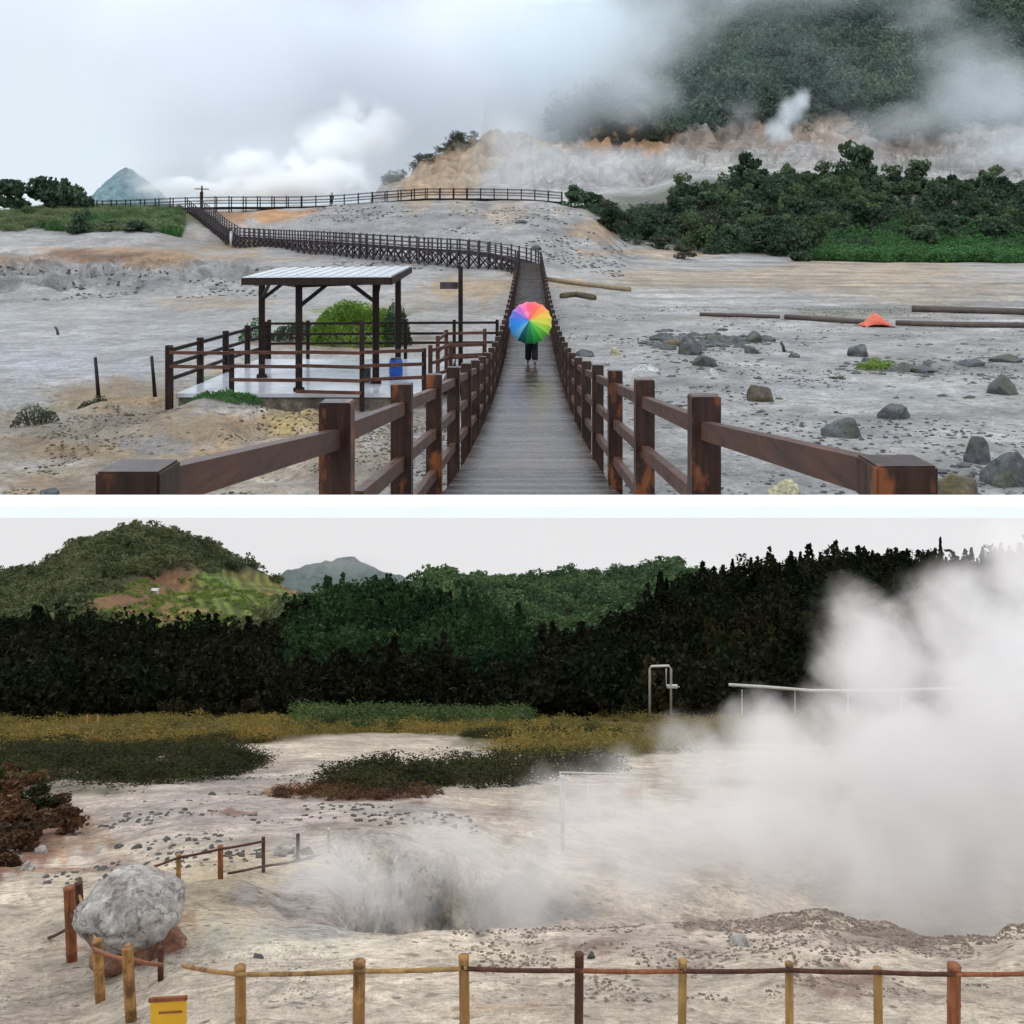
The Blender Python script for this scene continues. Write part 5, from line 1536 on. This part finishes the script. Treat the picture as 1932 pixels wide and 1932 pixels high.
bfp = [(337, 1612, .042, 'bamboo'), (416, 1596, .05, 'bamboo_red'), (497, 1580, .034, 'bamboo_dark'), (562, 1574, .036, 'bamboo_dark'), (620, 1563, .034, 'metal')]
pts = []; ys_ = [17.6, 17.8, 18.4, 19.4, 20.4]
for (u, v, r_, m_), Y in zip(bfp, ys_):
    top = P(u, v, Y); pts.append((Vector((top.x, Y, min(TB.at(u, Y), top.z - .3))), top, r_, m_))
rails = [(P(270, 1642, 16.9), P(337, 1618, 17.55), 'bamboo_dark'), (P(337, 1618, 17.55), P(416, 1602, 17.75), 'bamboo_dark'), (P(416, 1602, 17.75), P(497, 1587, 18.35), 'bamboo_dark'),
         (P(430, 1648, 17.8), P(497, 1634, 18.35), 'bamboo_dark'), (P(497, 1634, 18.35), P(562, 1624, 19.35), 'bamboo_dark'), (P(562, 1624, 19.35), P(620, 1608, 20.35), 'bamboo_dark')]
bamboo_fence(pts, rails, 'low thin fence on the far side, between the boulder and the crater', None, 0.02)

# yellow sign
p = P(318, 1880, 8.8)
sg = empty('sign', (p.x, 8.8, TB.at(318, 8.8)), 'small yellow sign board at the bottom left below the bamboo fence', 'sign')
mb = MB(); mb.box((p.x, 8.8, p.z - .17), 0.31, 0.02, 0.34, 0.08, 0.004); mb.build('board', M['signy'], sg)
mb = MB(); mb.box((p.x - .0, 8.787, p.z - .012), 0.33, 0.03, 0.035, 0.08, 0.004); mb.build('frame', M['bamboo_red'], sg)
mb = MB(); mb.box((p.x + .02, 8.788, p.z - .13), 0.2, 0.006, 0.018, 0.08, 0.001); mb.build('stripe', M['bamboo_red'], sg)
mb = MB(); mb.tube([(p.x, 8.84, TB.at(318, 8.8) - .1), (p.x, 8.84, p.z - .05)], 0.02, 8); mb.build('post', M['bamboo_dark'], sg, True)

# big boulder on rusty soil
Y = 13.0
bo = rock_mesh(14, 0.66, 0.56, 0.44, 0.26, 5, 0.6, 0); bo.materials.append(M['rockpale'])
o = link_mesh('boulder', bo); cpos = P(250, 1714, Y); o.location = cpos; o.rotation_euler = (0.06, 0.10, 0.4)
tag(o, 'big rounded grey boulder inside the leaning bamboo fence corner', 'boulder')
so_ = rock_mesh(9, 0.56, 0.45, 0.36, 0.5, 4, 0.6, 3); so_.materials.append(M['rockred'])
o = link_mesh('soil_mound', so_); o.location = P(262, 1790, Y - .05)
tag(o, 'rusty red soil mound under the big grey boulder', 'mound')
BR = [(486, 1808, 22, 9, 'rockdk', 'small dark stone between the bamboo fence and the crater, left one'), (1395, 1782, 44, 22, 'rockpale', 'pale stone with a dark hollow on the near rim, right of centre'),
      (1116, 1808, 20, 14, 'rockdk', 'dark stone beside the dark bamboo post'), (535, 1612, 46, 26, 'rockpale', 'pale white grey rock behind the low thin fence'), (580, 1612, 24, 16, 'rockbr', 'small brown rock behind the low thin fence'),
      (225, 1600, 18, 10, 'rockdk', 'dark stone on the buff flat, left of a pair of stones'), (258, 1601, 20, 9, 'rockdk', 'dark flat stone on the buff flat, right of a pair of stones'), (315, 1585, 14, 8, 'rockdk', 'small dark stone near the middle of the buff flat'),
      (400, 1500, 14, 8, 'rockdk', 'small dark stone far back on the buff flat'), (620, 1583, 0, 0, None, ''), (240, 1662, 40, 10, 'rockbr', 'flat brown stone behind the boulder'),
      (880, 1424, 22, 8, 'rockdk', 'dark stone on the pale clearing beyond the meadow')]
for k, (u, v, w, h, m_, lb) in enumerate(BR):
    if m_: place_rock(TB, 'rock', u, v, w, h, depthB(u, v), M[m_], lb, 80 + k)
pts = spread(TB, 5200, 850, 2000, 10.5, 15.2, lambda u, v, y, x, r: (fbm(x * .9, y * .9, 63, 4) + (v < 1790) * .06 > .03), (0.015, 0.07), (0.5, 0.9), 31, 0.0)
pts += spread(TB, 1500, 1270, 2000, 13.6, 15.2, lambda u, v, y, x, r: v > 0, (0.02, 0.09), (0.5, 0.9), 32, 0.0)
scatter('gravel', peb, pts, M['rockgrit'], 'brown grit on the near rim of the steaming crater')
pts = spread(TB, 2600, -60, 900, 19, 42, lambda u, v, y, x, r: (fbm(x * .4, y * .4, 64, 4) > .06), (0.04, 0.2), (0.4, 0.8), 33, 0.0)
scatter('gravel', peb, pts, M['rockdk'], 'dark stones strewn over the buff flat beyond the boulder')
pts = spread(TB, 3200, -60, 1000, 10, 15.5, lambda u, v, y, x, r: (fbm(x * .8, y * .8, 65, 4) > .06), (0.012, 0.05), (0.4, 0.8), 34, 0.0)
scatter('gravel', peb, pts, M['rockpale'], 'pale crumbs of rock on the buff ground near the bamboo fence')

# red scrub on the left, low vegetation on the meadow
redb = Kind('shrub', M['leafred'], 520, 4, 900, 9, 0.13, base=0.0, trunk_h=0.2)
dkb = Kind('shrub', M['leafdg'], 520, 4, 930, 9, 0.13, base=0.0, trunk_h=0.2)
r_ = random.Random(8)
for k in range(34):
    u = r_.uniform(-30, 135); v = r_.uniform(1475, 1640)
    if u > 80 and (v > 1620 or v < 1530): continue
    Y = depthB(u, v, 18, 60)
    red = v > 1545 or r_.random() < .3
    w = r_.uniform(0.7, 1.5) * (Y / 26)
    (redb if red else dkb).put((u - UC) / F * Y, Y, TB.at(u, Y) - .05, w, w * r_.uniform(.4, .6),
        'red brown scrub bush on the bank at the left edge' if red else 'dark green scrub bush on the bank at the left edge', 'shrub',
        'red brown scrub on the left bank' if red else 'dark green scrub on the left bank')
for (u, v, lb) in ((62, 1575, 'whitish rock among the red scrub, upper one'), (76, 1608, 'grey rock among the red scrub, middle one'), (52, 1640, 'pale rock among the red scrub, lowest one'), (305, 1436, 'white rock among the dark meadow shrubs'), (150, 1462, 'white rock at the edge of the dark meadow shrubs')):
    Y = depthB(u, v, 18, 110)
    place_rock(TB, 'rock', u, v, 26 if v > 1500 else 22, 14 if v > 1500 else 8, Y, M['rockpale'], lb, int(u))

inel = lambda u, v, cu, cv, ru, rv_: ((u - cu) / ru) ** 2 + ((v - cv) / rv_) ** 2 < 1
bare_ = lambda u, v: inel(u, v, 720, 1412 - 0, 235, 28) | inel(u, v, 552, 1458, 66, 36)
keepd = lambda u, v, y, x, r: ~bare_(u, v) & (inel(u, v, 180, 1445, 330, 40) | inel(u, v, 820, 1468, 240, 20) | inel(u, v, 700, 1480, 130, 18) | inel(u, v, 1020, 1388, 150, 20) | inel(u, v, 330, 1398, 190, 9) | inel(u, v, 90, 1402, 110, 10) | inel(u, v, 1010, 1450, 160, 18)) & (fbm(x * .1, y * .1, 3) > -.2)
pts = spread(TB, 6500, -120, 1260, 32, 118, keepd, (1.1, 2.4), (0.25, 0.42), 41, 0.1)
scatter('meadow_shrubs', fine_tuft, pts, M['leafdg'], 'dark green low shrubs massed over the meadow edge')
pts = spread(TB, 1500, 470, 880, 28, 48, lambda u, v, y, x, r: inel(u, v, 660, 1497, 170, 13) & (fbm(x * .5, y * .5, 8) > -.05), (0.4, 1.0), (0.3, 0.5), 42, 0.05)
scatter('red_scrub', tuft, pts, M['leafred'], 'red brown low scrub below the dark meadow shrubs')
keepg = lambda u, v, y, x, r: ~bare_(u, v) & (fbm(x * .06, y * .09, 47) > -.09) & (v < 1478) & ((y > 72) | (u > 940))
pts = spread(TB, 6500, -150, 2000, 55, 146, keepg, (0.9, 3.4), (0.25, 0.55), 43, 0.1)
scatter('meadow_grass', fine_tuft, pts, M['leafgrass'], 'ochre and olive grass of the meadow below the forest')
pts = spread(TB, 1700, 565, 1000, 100, 147, lambda u, v, y, x, r: (v < 1394) & (v > 1345) & (fbm(x * .06, y * .1, 4) + (1 - np.abs(u - 760) / 230) * .4 > 0), (2.0, 4.5), (0.3, 0.7), 44, 0.1)
scatter('meadow_shrubs', fine_tuft, pts, M['leafdgr'], 'fresh green shrubs along the foot of the forest')

# forest and hills
fv = [crown(1000 + k, 300, 10, size=0.085, base=0.0) for k in range(5)] + [crown(1020 + k, 150, size=0.12, shape='cone', base=0.02) for k in range(2)]
pts = spread(TB, 2800, -150, 2100, 142, 272, lambda u, v, y, x, r: y > 152 + fbm(x * .03, 7 + 0 * y, 9, 4) * 44 + np.where(u > 600, 5, -5), (5, 12), (0.5, 1.1), 51, 0.4)
grn = [p for p in pts if 540 < UC + F * p[0] / p[1] < 1000 and 190 < p[1]]
blk = [p for p in pts if not (540 < UC + F * p[0] / p[1] < 1000 and 190 < p[1])]
edge = [(p[0], p[1] - 0, p[2], p[3], p[4], p[5], p[6]) for p in spread(TB, 1100, -150, 2100, 112, 150, lambda u, v, y, x, r: (fbm(x * .045, 3 + 0 * y, 6, 4) * 60 + 139 < y) & (fbm(x * .2, y * .2, 61) > -.06), (1.6, 5.0), (0.5, 0.9), 56, 0.3)]
blk += edge
rq = random.Random(12)
sh = [[], [], []]
for p in blk:
    g_ = mnoise.noise(Vector((p[0] * .012, p[1] * .012, 2))) + rq.uniform(-.35, .35)
    sh[0 if g_ < .1 else (1 if g_ < .38 else 2)].append(p)
scatter('forest', fv, sh[0], M['leafB'], 'black green forest filling the slope behind the meadow')
scatter('forest', fv, sh[1], M['leafBd'], 'dark green trees mixed through the black forest')
scatter('forest', fv, sh[2], M['leafBo'], 'dark olive trees mixed through the black forest')
scatter('forest', fv, grn, M['leafBg'], 'shaded green slope in the middle of the black forest')
field = lambda u, v: (((u - 385 - (1140 - v) * 0.9) / 215) ** 2 + ((v - 1140) / 62) ** 2 + (vnoise(u * .03, v * .05, 5) - .5) * 0.9) < 1
hv = [crown(1100 + k, 90, 9, size=0.15, base=0.02) for k in range(5)]
pts = spread(TB, 5500, -150, 600, 340, 640, lambda u, v, y, x, r: ~field(u, v) & ~inel(u, v, 270 - (v - 1120) * 1.6, 1120, 45, 40) & (fbm(x * .02, y * .02, 12) > -.25), (3, 10), (0.5, 0.95), 52, 0.6)
scatter('hill_forest', hv, pts, M['leafBh'], 'wooded slopes of the tall hill at the left')
pts = spread(TB, 5000, 600, 1500, 340, 640, lambda u, v, y, x, r: np.ones(len(u), bool), (3, 11), (0.5, 0.95), 53, 0.6)
scatter('hill_forest', hv, pts, M['leafBl'], 'paler olive wooded hill beyond the black forest')
pts = spread(TB, 1500, 160, 600, 350, 520, lambda u, v, y, x, r: field(u, v) & (fbm(x * .05, y * .05, 22) > .02), (2.5, 5), (0.3, 0.6), 54, 0.3)
scatter('terrace_crops', hv, pts, M['leafBt'], 'green crops on the terraced field of the left hill')
con = Kind('conifer', M['leafB'], 420, 4, 1200, size=0.11, shape='cone', trunk_h=0.9, trunk_r=0.014, base=0.06)
dec = Kind('tree', M['leafB'], 420, 4, 1230, 9, 0.15, trunk_h=0.4, trunk_r=0.03, base=0.1)
r_ = random.Random(3)
u = 1228
while u < 1960:
    Y = r_.uniform(258, 270); h = r_.uniform(5, 8.5)
    con.put((u - UC) / F * Y, Y, TB.at(u, Y) - .3, h * .75, h, 'dark pointed conifer on the skyline of the right hand ridge', 'tree', 'conifers along the right skyline ridge')
    u += r_.uniform(8, 15)
u = 20
while u < 1225:
    Y = r_.uniform(256, 270); h = r_.uniform(4.5, 7)
    dec.put((u - UC) / F * Y, Y, TB.at(u, Y) - .3, h, h, 'dark round-headed tree on the crest of the black forest', 'tree', 'trees along the crest of the black forest')
    u += r_.uniform(12, 24)
u = -10
while u < 1560:
    Y = r_.uniform(140, 149); h = r_.uniform(3.0, 7.0)
    if not 1215 < u < 1290: dec.put((u - UC) / F * Y, Y, TB.at(u, Y) - .3, h * r_.uniform(.8, 1.2), h, 'dark round-headed tree along the foot of the black forest', 'tree', 'trees along the foot of the black forest')
    u += r_.uniform(14, 40)
Y = 262
dec.put((733 - UC) / F * Y, Y, TB.at(733, Y) - .3, 6, 11, 'tallest dark tree rising from the crest in front of the blue hill', 'tree', None)
con.put((1774 - UC) / F * Y, Y, TB.at(1774, Y) - .3, 4.0, 11.5, 'tallest conifer spike near the right end of the ridge', 'tree', None)

# hut, gate posts, pipes
Y = 430; g_ = TB.at(293, Y); x_ = (293 - UC) / F * Y
ht = empty('hut', (x_, Y, g_), 'tiny white hut on the terraced field of the left hill', 'hut')
mb = MB(); mb.box((x_, Y, g_ + .9), 2.4, 2.4, 2.6); mb.build('wall', M['metal'], ht)
mb = MB(); zt_ = g_ + 2.2
mb.add([(x_ - 1.5, Y - 1.5, zt_), (x_ + 1.5, Y - 1.5, zt_), (x_ + 1.5, Y + 1.5, zt_), (x_ - 1.5, Y + 1.5, zt_), (x_ - 1.5, Y, zt_ + .7), (x_ + 1.5, Y, zt_ + .7)], [(3, 2, 1, 0), (0, 1, 5, 4), (2, 3, 4, 5), (0, 4, 3), (1, 2, 5)])
mb.build('roof', M['conc'], ht)
for (u, lb) in ((163, 'pale post standing in the meadow, left of a pair'), (184, 'pale post standing in the meadow, right of a pair')):
    Y = 96; x_ = (u - UC) / F * Y; g_ = TB.at(u, Y)
    mb = MB(); mb.tube([(x_, Y, g_ - .1), (x_, Y, g_ + 1.0), (x_ + .03, Y, g_ + 2.0)], [.12, .1, .09], 8); tag(mb.build('post', M['bamboo_yel'], None, True), lb, 'post')
Y = 133
pa = [P(1226, 1300, Y), P(1226, 1262, Y), P(1229, 1257, Y), P(1262, 1256, Y), P(1266, 1262, Y), P(1266, 1300, Y)]
pa[0].z = TB.at(1226, Y); pa[-1].z = TB.at(1266, Y)
pf = empty('steam_pipe', pa[0], 'white pipe bent into an upside down U in front of the black forest', 'pipe')
mb = MB(); mb.tube(pa, 0.15, 10); mb.build('pipe', M['metal'], pf, True)
mb = MB(); mb.tube([P(1257, 1262, Y), P(1257, 1292, Y), P(1282, 1296, Y)], 0.09, 8); mb.build('branch', M['metal'], pf, True)
mb = MB(); mb.box(P(1268, 1295, Y), 1.4, 0.5, 0.35, 0, 0.02); mb.build('valve', M['metal'], pf)
Y = 131
pts_ = [P(1375, 1292, Y), P(1440, 1296, Y), P(1530, 1303, Y), P(1650, 1303, Y), P(1800, 1299, Y), P(2050, 1294, Y)]
pf = empty('steam_pipe', (pts_[0].x, Y, TB.at(1375, Y)), 'long white pipeline running level through the steam on the right', 'pipe')
mb = MB(); mb.tube(pts_, 0.2, 10); mb.build('pipe', M['metal'], pf, True)
for u in (1400, 1500, 1600, 1700, 1800, 1900):
    p = P(u, 1301, Y); mb = MB(); mb.beam((p.x, Y, TB.at(u, Y) - .1), (p.x, Y, p.z), 0.12, 0.12, (1, 0, 0)); mb.build('support', M['metal'], pf)

# railing platform half lost in the steam
Y = 30
pf = empty('metal_railing', (P(1060, 1540, Y).x, Y, TB.at(1060, Y)), 'white metal railing and post half hidden by steam at mid distance', 'railing')
for a, b in (((1055, 1457), (1215, 1461)), ((1050, 1473), (1130, 1474)), ((1046, 1482), (1165, 1480))):
    mb = MB(); mb.tube([P(*a, Y), P(*b, Y + 1.0)], 0.022, 8); mb.build('rail', M['metal'], pf, True)
for u, v in ((1057, 1456), (1110, 1458), (1160, 1460), (1210, 1461)):
    p = P(u, v, Y + (u - 1057) / 153.0); mb = MB(); mb.tube([(p.x, p.y, min(TB.at(u, p.y), p.z - .3)), p], 0.022, 8); mb.build('post', M['metal'], pf, True)
p = P(1062, 1468, 26)
mb = MB(); mb.tube([(p.x, p.y, TB.at(1062, 26) - .1), p], 0.06, 10)
mb.tube([p, p + Vector((0, 0, .05))], [0.085, 0.07], 10)
tag(mb.build('bollard', M['metal'], None, True), 'white upright pipe standing in front of the steam-veiled railing', 'post')


# ------------------------------------------------------------------ steam
def steam(name, blobs, density, label, nscale=0.08, k=0.55, edge=0.45, color=(0.97, 0.975, 0.98), detail=4, voxel=2.0, step=1.0, aniso=0.0, stretch=(1, 1, 1), dist=0.6, warpk=1.0):
    """blobs: (centre, radii, weight). One closed domain round them, density fading to nothing inside its skin."""
    bm = bmesh.new()
    for c_, r__, w_ in blobs:
        g_ = bmesh.ops.create_icosphere(bm, subdivisions=2, radius=1.18)
        for v in g_['verts']: v.co = Vector((v.co.x * r__[0] + c_[0], v.co.y * r__[1] + c_[1], v.co.z * r__[2] + c_[2]))
    me_ = bpy.data.meshes.new(name); bm.to_mesh(me_); bm.free()
    o_ = bpy.data.objects.new(name, me_); COL.objects.link(o_)
    if len(blobs) > 1:
        rm = o_.modifiers.new('r', 'REMESH'); rm.mode = 'VOXEL'; rm.voxel_size = voxel
        dg = bpy.context.evaluated_depsgraph_get(); dg.update()
        new = bpy.data.meshes.new_from_object(o_.evaluated_get(dg))
        o_.modifiers.clear(); o_.data = new
    t = NT(name + '_vapour')
    pos = t.pos()
    cur = None
    warp = t.n('ShaderNodeTexNoise'); warp.inputs['Scale'].default_value = nscale * 0.6; warp.inputs['Detail'].default_value = 2
    t.l(pos, warp.inputs['Vector'])
    rmean = sum(min(b_[1][0], b_[1][2]) for b_ in blobs) / len(blobs)
    wv = t.n('ShaderNodeTexNoise'); wv.inputs['Scale'].default_value = 0.9 / rmean; wv.inputs['Detail'].default_value = 3; wv.inputs['Roughness'].default_value = 0.6
    t.l(pos, wv.inputs['Vector'])
    w1 = t.n('ShaderNodeVectorMath', operation='SUBTRACT'); t.l(wv.outputs['Color'], w1.inputs[0]); w1.inputs[1].default_value = (.5, .5, .5)
    w2 = t.n('ShaderNodeVectorMath', operation='MULTIPLY_ADD'); t.l(w1.outputs[0], w2.inputs[0]); w2.inputs[1].default_value = (rmean * warpk,) * 3; t.l(pos, w2.inputs[2])
    wpos = w2.outputs[0]
    for c_, r__, w_ in blobs:
        a = t.n('ShaderNodeVectorMath', operation='SUBTRACT'); t.l(wpos, a.inputs[0]); a.inputs[1].default_value = tuple(c_)
        b = t.n('ShaderNodeVectorMath', operation='MULTIPLY'); t.l(a.outputs[0], b.inputs[0]); b.inputs[1].default_value = tuple(1 / q for q in r__)
        c2 = t.n('ShaderNodeVectorMath', operation='LENGTH'); t.l(b.outputs[0], c2.inputs[0])
        f = t.math('MULTIPLY', t.math('SUBTRACT', 1.0, c2.outputs['Value'], clamp=True), w_)
        cur = f if cur is None else t.math('MAXIMUM', cur, f)
    n_ = t.noise(t.stretch(pos, stretch), nscale, detail, 0.6, dist)
    sgn = t.math('MULTIPLY', t.math('SUBTRACT', n_, 0.5), k * 2)
    fld = t.math('ADD', cur, t.math('MULTIPLY', sgn, t.math('MULTIPLY', cur, 2.5, clamp=True)))
    mr_ = t.n('ShaderNodeMapRange', interpolation_type='SMOOTHSTEP'); mr_.inputs[1].default_value = 0.04; mr_.inputs[2].default_value = edge
    mr_.inputs[3].default_value = 0; mr_.inputs[4].default_value = density
    t.l(fld, mr_.inputs[0])
    dens = t.math('MULTIPLY', mr_.outputs[0], t.math('ADD', 0.25, t.math('MULTIPLY', cur, 1.2)))
    pv = t.n('ShaderNodeVolumePrincipled')
    pv.inputs['Color'].default_value = (*color, 1); pv.inputs['Anisotropy'].default_value = aniso
    t.l(dens, pv.inputs['Density'])
    t.l(pv.outputs[0], t.out.inputs['Volume'])
    try: t.m.cycles.volume_step_rate = step
    except Exception: pass
    o_.data.materials.clear(); o_.data.materials.append(t.m)
    return tag(o_, label, None, None, 'stuff')


def B(u, v, Y, ru, rv, rd, w=1.0):
    p = P(u, v, Y)
    return (p, (ru * Y / F, rd, rv * Y / F), w)


# large cloud behind the far walkway
steam('steam_cloud', [
    B(520, 320, 225, 330, 110, 30), B(420, 200, 235, 270, 190, 34), B(600, 120, 300, 420, 230, 44), B(330, 60, 240, 230, 180, 34), B(800, 190, 330, 300, 190, 30),
    B(335, 320, 228, 105, 80, 22), B(950, 80, 345, 330, 210, 34), B(560, -120, 250, 520, 200, 40), B(700, 300, 330, 170, 110, 26)],
    0.05, 'vast soft white cloud of steam rising behind the far walkway', nscale=0.02, k=0.5, edge=0.5, color=(0.955, 0.97, 1.0), voxel=5.0, detail=4)
steam('steam_plume', [B(600, 335, 180, 120, 55, 8), B(560, 350, 178, 200, 30, 8), B(640, 325, 180, 60, 42, 6), B(420, 358, 178, 200, 24, 7), B(560, 312, 180, 46, 34, 6), B(620, 285, 190, 95, 70, 9, .8), B(470, 325, 190, 110, 55, 8, .8), B(680, 245, 205, 120, 85, 10, .6)],
      0.55, 'dense bright white puff of steam close behind the far walkway', nscale=0.16, k=1.1, edge=0.7, warpk=2.2, color=(0.995, 0.995, 0.997), voxel=2.0)
# veil across the mountain
steam('mist', [B(1080, 110, 272, 260, 200, 22), B(1200, 50, 276, 210, 130, 22, 0.9), B(1420, -60, 285, 420, 140, 24, 0.75), B(1500, 110, 272, 480, 190, 12, 0.33), B(1180, 170, 268, 180, 90, 16, 0.9), B(1010, 150, 280, 170, 210, 24, 1.4), B(1090, 20, 285, 170, 150, 24, 1.3)],
      0.045, 'pale blue mist drifting down over the green mountain from the left', nscale=0.02, k=0.6, edge=0.7, color=(0.93, 0.97, 1.0), voxel=6.0)
steam('mist', [B(1880, 190, 255, 200, 110, 18), B(1820, 110, 265, 150, 110, 18, 0.6), B(1930, 280, 250, 170, 70, 16), B(1760, 20, 270, 130, 80, 16, 0.5)],
      0.04, 'grey mist over the right end of the green mountain', nscale=0.025, k=0.7, edge=0.7, color=(0.94, 0.97, 1.0), voxel=5.0)
steam('fumarole_steam', [B(1010, 300, 215, 190, 70, 14), B(1130, 310, 216, 150, 55, 12), B(960, 340, 205, 120, 40, 9), B(1230, 300, 216, 120, 36, 9, 0.8), B(960, 250, 225, 90, 60, 14)],
      0.034, 'thin white fumes drifting over the sandy hill', nscale=0.05, k=0.8, edge=0.7, color=(0.985, 0.985, 0.995), voxel=3.0)
steam('fumarole_steam', [B(1490, 215, 250, 36, 46, 6), B(1510, 190, 252, 26, 30, 5), B(1470, 245, 248, 34, 36, 5)], 0.16, 'small bluish fume rising from the foot of the mountain', nscale=0.08, k=0.6, edge=0.6, color=(0.93, 0.96, 0.985), voxel=1.5)
steam('fumarole_steam', [B(1620, 250, 252, 110, 60, 8), B(1700, 240, 254, 90, 60, 8), B(1400, 215, 262, 50, 50, 8, .7)], 0.035, 'faint pinkish fume over the bare scar of the mountain foot', nscale=0.05, k=0.8, edge=0.7, voxel=2.5)

# lower crater plume
steam('steam_plume', [
    B(1850, 1600, 21, 330, 190, 3.4), B(1620, 1600, 20.5, 300, 170, 3.2), B(1420, 1570, 20.5, 220, 140, 2.8), B(1700, 1440, 21.5, 270, 200, 3.2), B(1500, 1450, 22, 160, 120, 2.6), B(1900, 1400, 21.5, 260, 240, 3.2),
    B(1660, 1250, 23, 160, 150, 2.6), B(1880, 1220, 23, 220, 190, 3.0), B(1960, 1080, 24, 150, 140, 2.6), B(1330, 1480, 22, 130, 110, 2.4, .8), B(1250, 1600, 20, 180, 120, 2.4, .75), B(1130, 1520, 21, 170, 110, 2.4, .55)],
    0.95, 'great white plume of steam pouring from the crater at the right', nscale=0.62, k=1.05, edge=0.6, color=(0.955, 0.955, 0.968), voxel=0.5, detail=7, step=0.6, warpk=1.5)
steam('steam_wisp', [B(1050, 1650, 18.5, 220, 110, 1.6), B(850, 1610, 19.5, 180, 90, 1.5), B(640, 1660, 17.5, 200, 100, 1.4), B(1100, 1540, 22, 200, 90, 1.8, .8), B(740, 1700, 16.6, 130, 60, 1.0), B(960, 1680, 18, 170, 100, 1.6)],
      0.75, 'thin grey steam curling over the crater walls', nscale=0.9, k=0.95, edge=0.75, color=(0.95, 0.955, 0.97), voxel=0.35, detail=4)
steam('mist', [B(650, 1065, 700, 160, 26, 30, .8)], 0.012, 'haze capping the far blue hill', nscale=0.02, k=0.5, edge=0.7)

# ------------------------------------------------------------------ light, sky, camera
w = bpy.data.worlds.new('World'); SC.world = w; w.use_nodes = True
nt = w.node_tree; nt.nodes.clear()
out = nt.nodes.new('ShaderNodeOutputWorld')
skyt = nt.nodes.new('ShaderNodeTexSky'); skyt.sky_type = 'NISHITA'; skyt.sun_disc = False
SE, SR = R(52), R(205)
skyt.sun_elevation = SE; skyt.sun_rotation = SR
b1 = nt.nodes.new('ShaderNodeBackground'); nt.links.new(skyt.outputs[0], b1.inputs[0]); b1.inputs[1].default_value = 0.11
tc = nt.nodes.new('ShaderNodeTexCoord')
no = nt.nodes.new('ShaderNodeTexNoise'); no.inputs['Scale'].default_value = 2.2; no.inputs['Detail'].default_value = 5
nt.links.new(tc.outputs['Generated'], no.inputs['Vector'])
cr = nt.nodes.new('ShaderNodeValToRGB')
cr.color_ramp.elements[0].position = 0.3; cr.color_ramp.elements[0].color = (0.74, 0.87, 0.97, 1)
cr.color_ramp.elements[1].position = 0.7; cr.color_ramp.elements[1].color = (0.86, 0.93, 1.0, 1)
nt.links.new(no.outputs['Fac'], cr.inputs[0])
b2 = nt.nodes.new('ShaderNodeBackground'); sx = nt.nodes.new('ShaderNodeSeparateXYZ'); nt.links.new(tc.outputs['Generated'], sx.inputs[0])
zm = nt.nodes.new('ShaderNodeMapRange'); zm.inputs[1].default_value = 0.18; zm.inputs[2].default_value = 0.8; zm.inputs[3].default_value = 1.0; zm.inputs[4].default_value = 2.1
nt.links.new(sx.outputs[2], zm.inputs[0])
nt.links.new(cr.outputs[0], b2.inputs[0]); nt.links.new(zm.outputs[0], b2.inputs[1])
ms = nt.nodes.new('ShaderNodeMixShader'); ms.inputs[0].default_value = 0.88
nt.links.new(b1.outputs[0], ms.inputs[1]); nt.links.new(b2.outputs[0], ms.inputs[2])
nt.links.new(ms.outputs[0], out.inputs[0])

sl = bpy.data.lights.new('sun', 'SUN'); sl.energy = 0.9; sl.angle = R(12); sl.color = (1.0, 0.96, 0.9)
so = bpy.data.objects.new('sun', sl); COL.objects.link(so)
sd = Vector((math.sin(SR) * math.cos(SE), math.cos(SR) * math.cos(SE), math.sin(SE)))
so.rotation_euler = sd.to_track_quat('Z', 'Y').to_euler()

cam = bpy.data.cameras.new('camera'); cam.sensor_width = 36; cam.lens = 36 * F / 1932
cam.shift_y = -(966 - HA) / 1932
cam.clip_start = 0.05; cam.clip_end = 6000
co = bpy.data.objects.new('camera', cam); COL.objects.link(co); co.rotation_euler = (R(90), 0, 0)
SC.camera = co
SC.view_settings.view_transform = 'Standard'; SC.view_settings.look = 'None'
SC.view_settings.exposure = 0.0; SC.view_settings.gamma = 1.0
SC.render.engine = 'CYCLES'
cy = SC.cycles
cy.diffuse_bounces = 3; cy.glossy_bounces = 2; cy.transmission_bounces = 2; cy.volume_bounces = 8; cy.max_bounces = 10; cy.transparent_max_bounces = 6
cy.volume_step_rate = 1.0; cy.volume_max_steps = 96
cy.use_denoising = True
cy.use_adaptive_sampling = True; cy.adaptive_threshold = 0.02
cy.caustics_reflective = False; cy.caustics_refractive = False
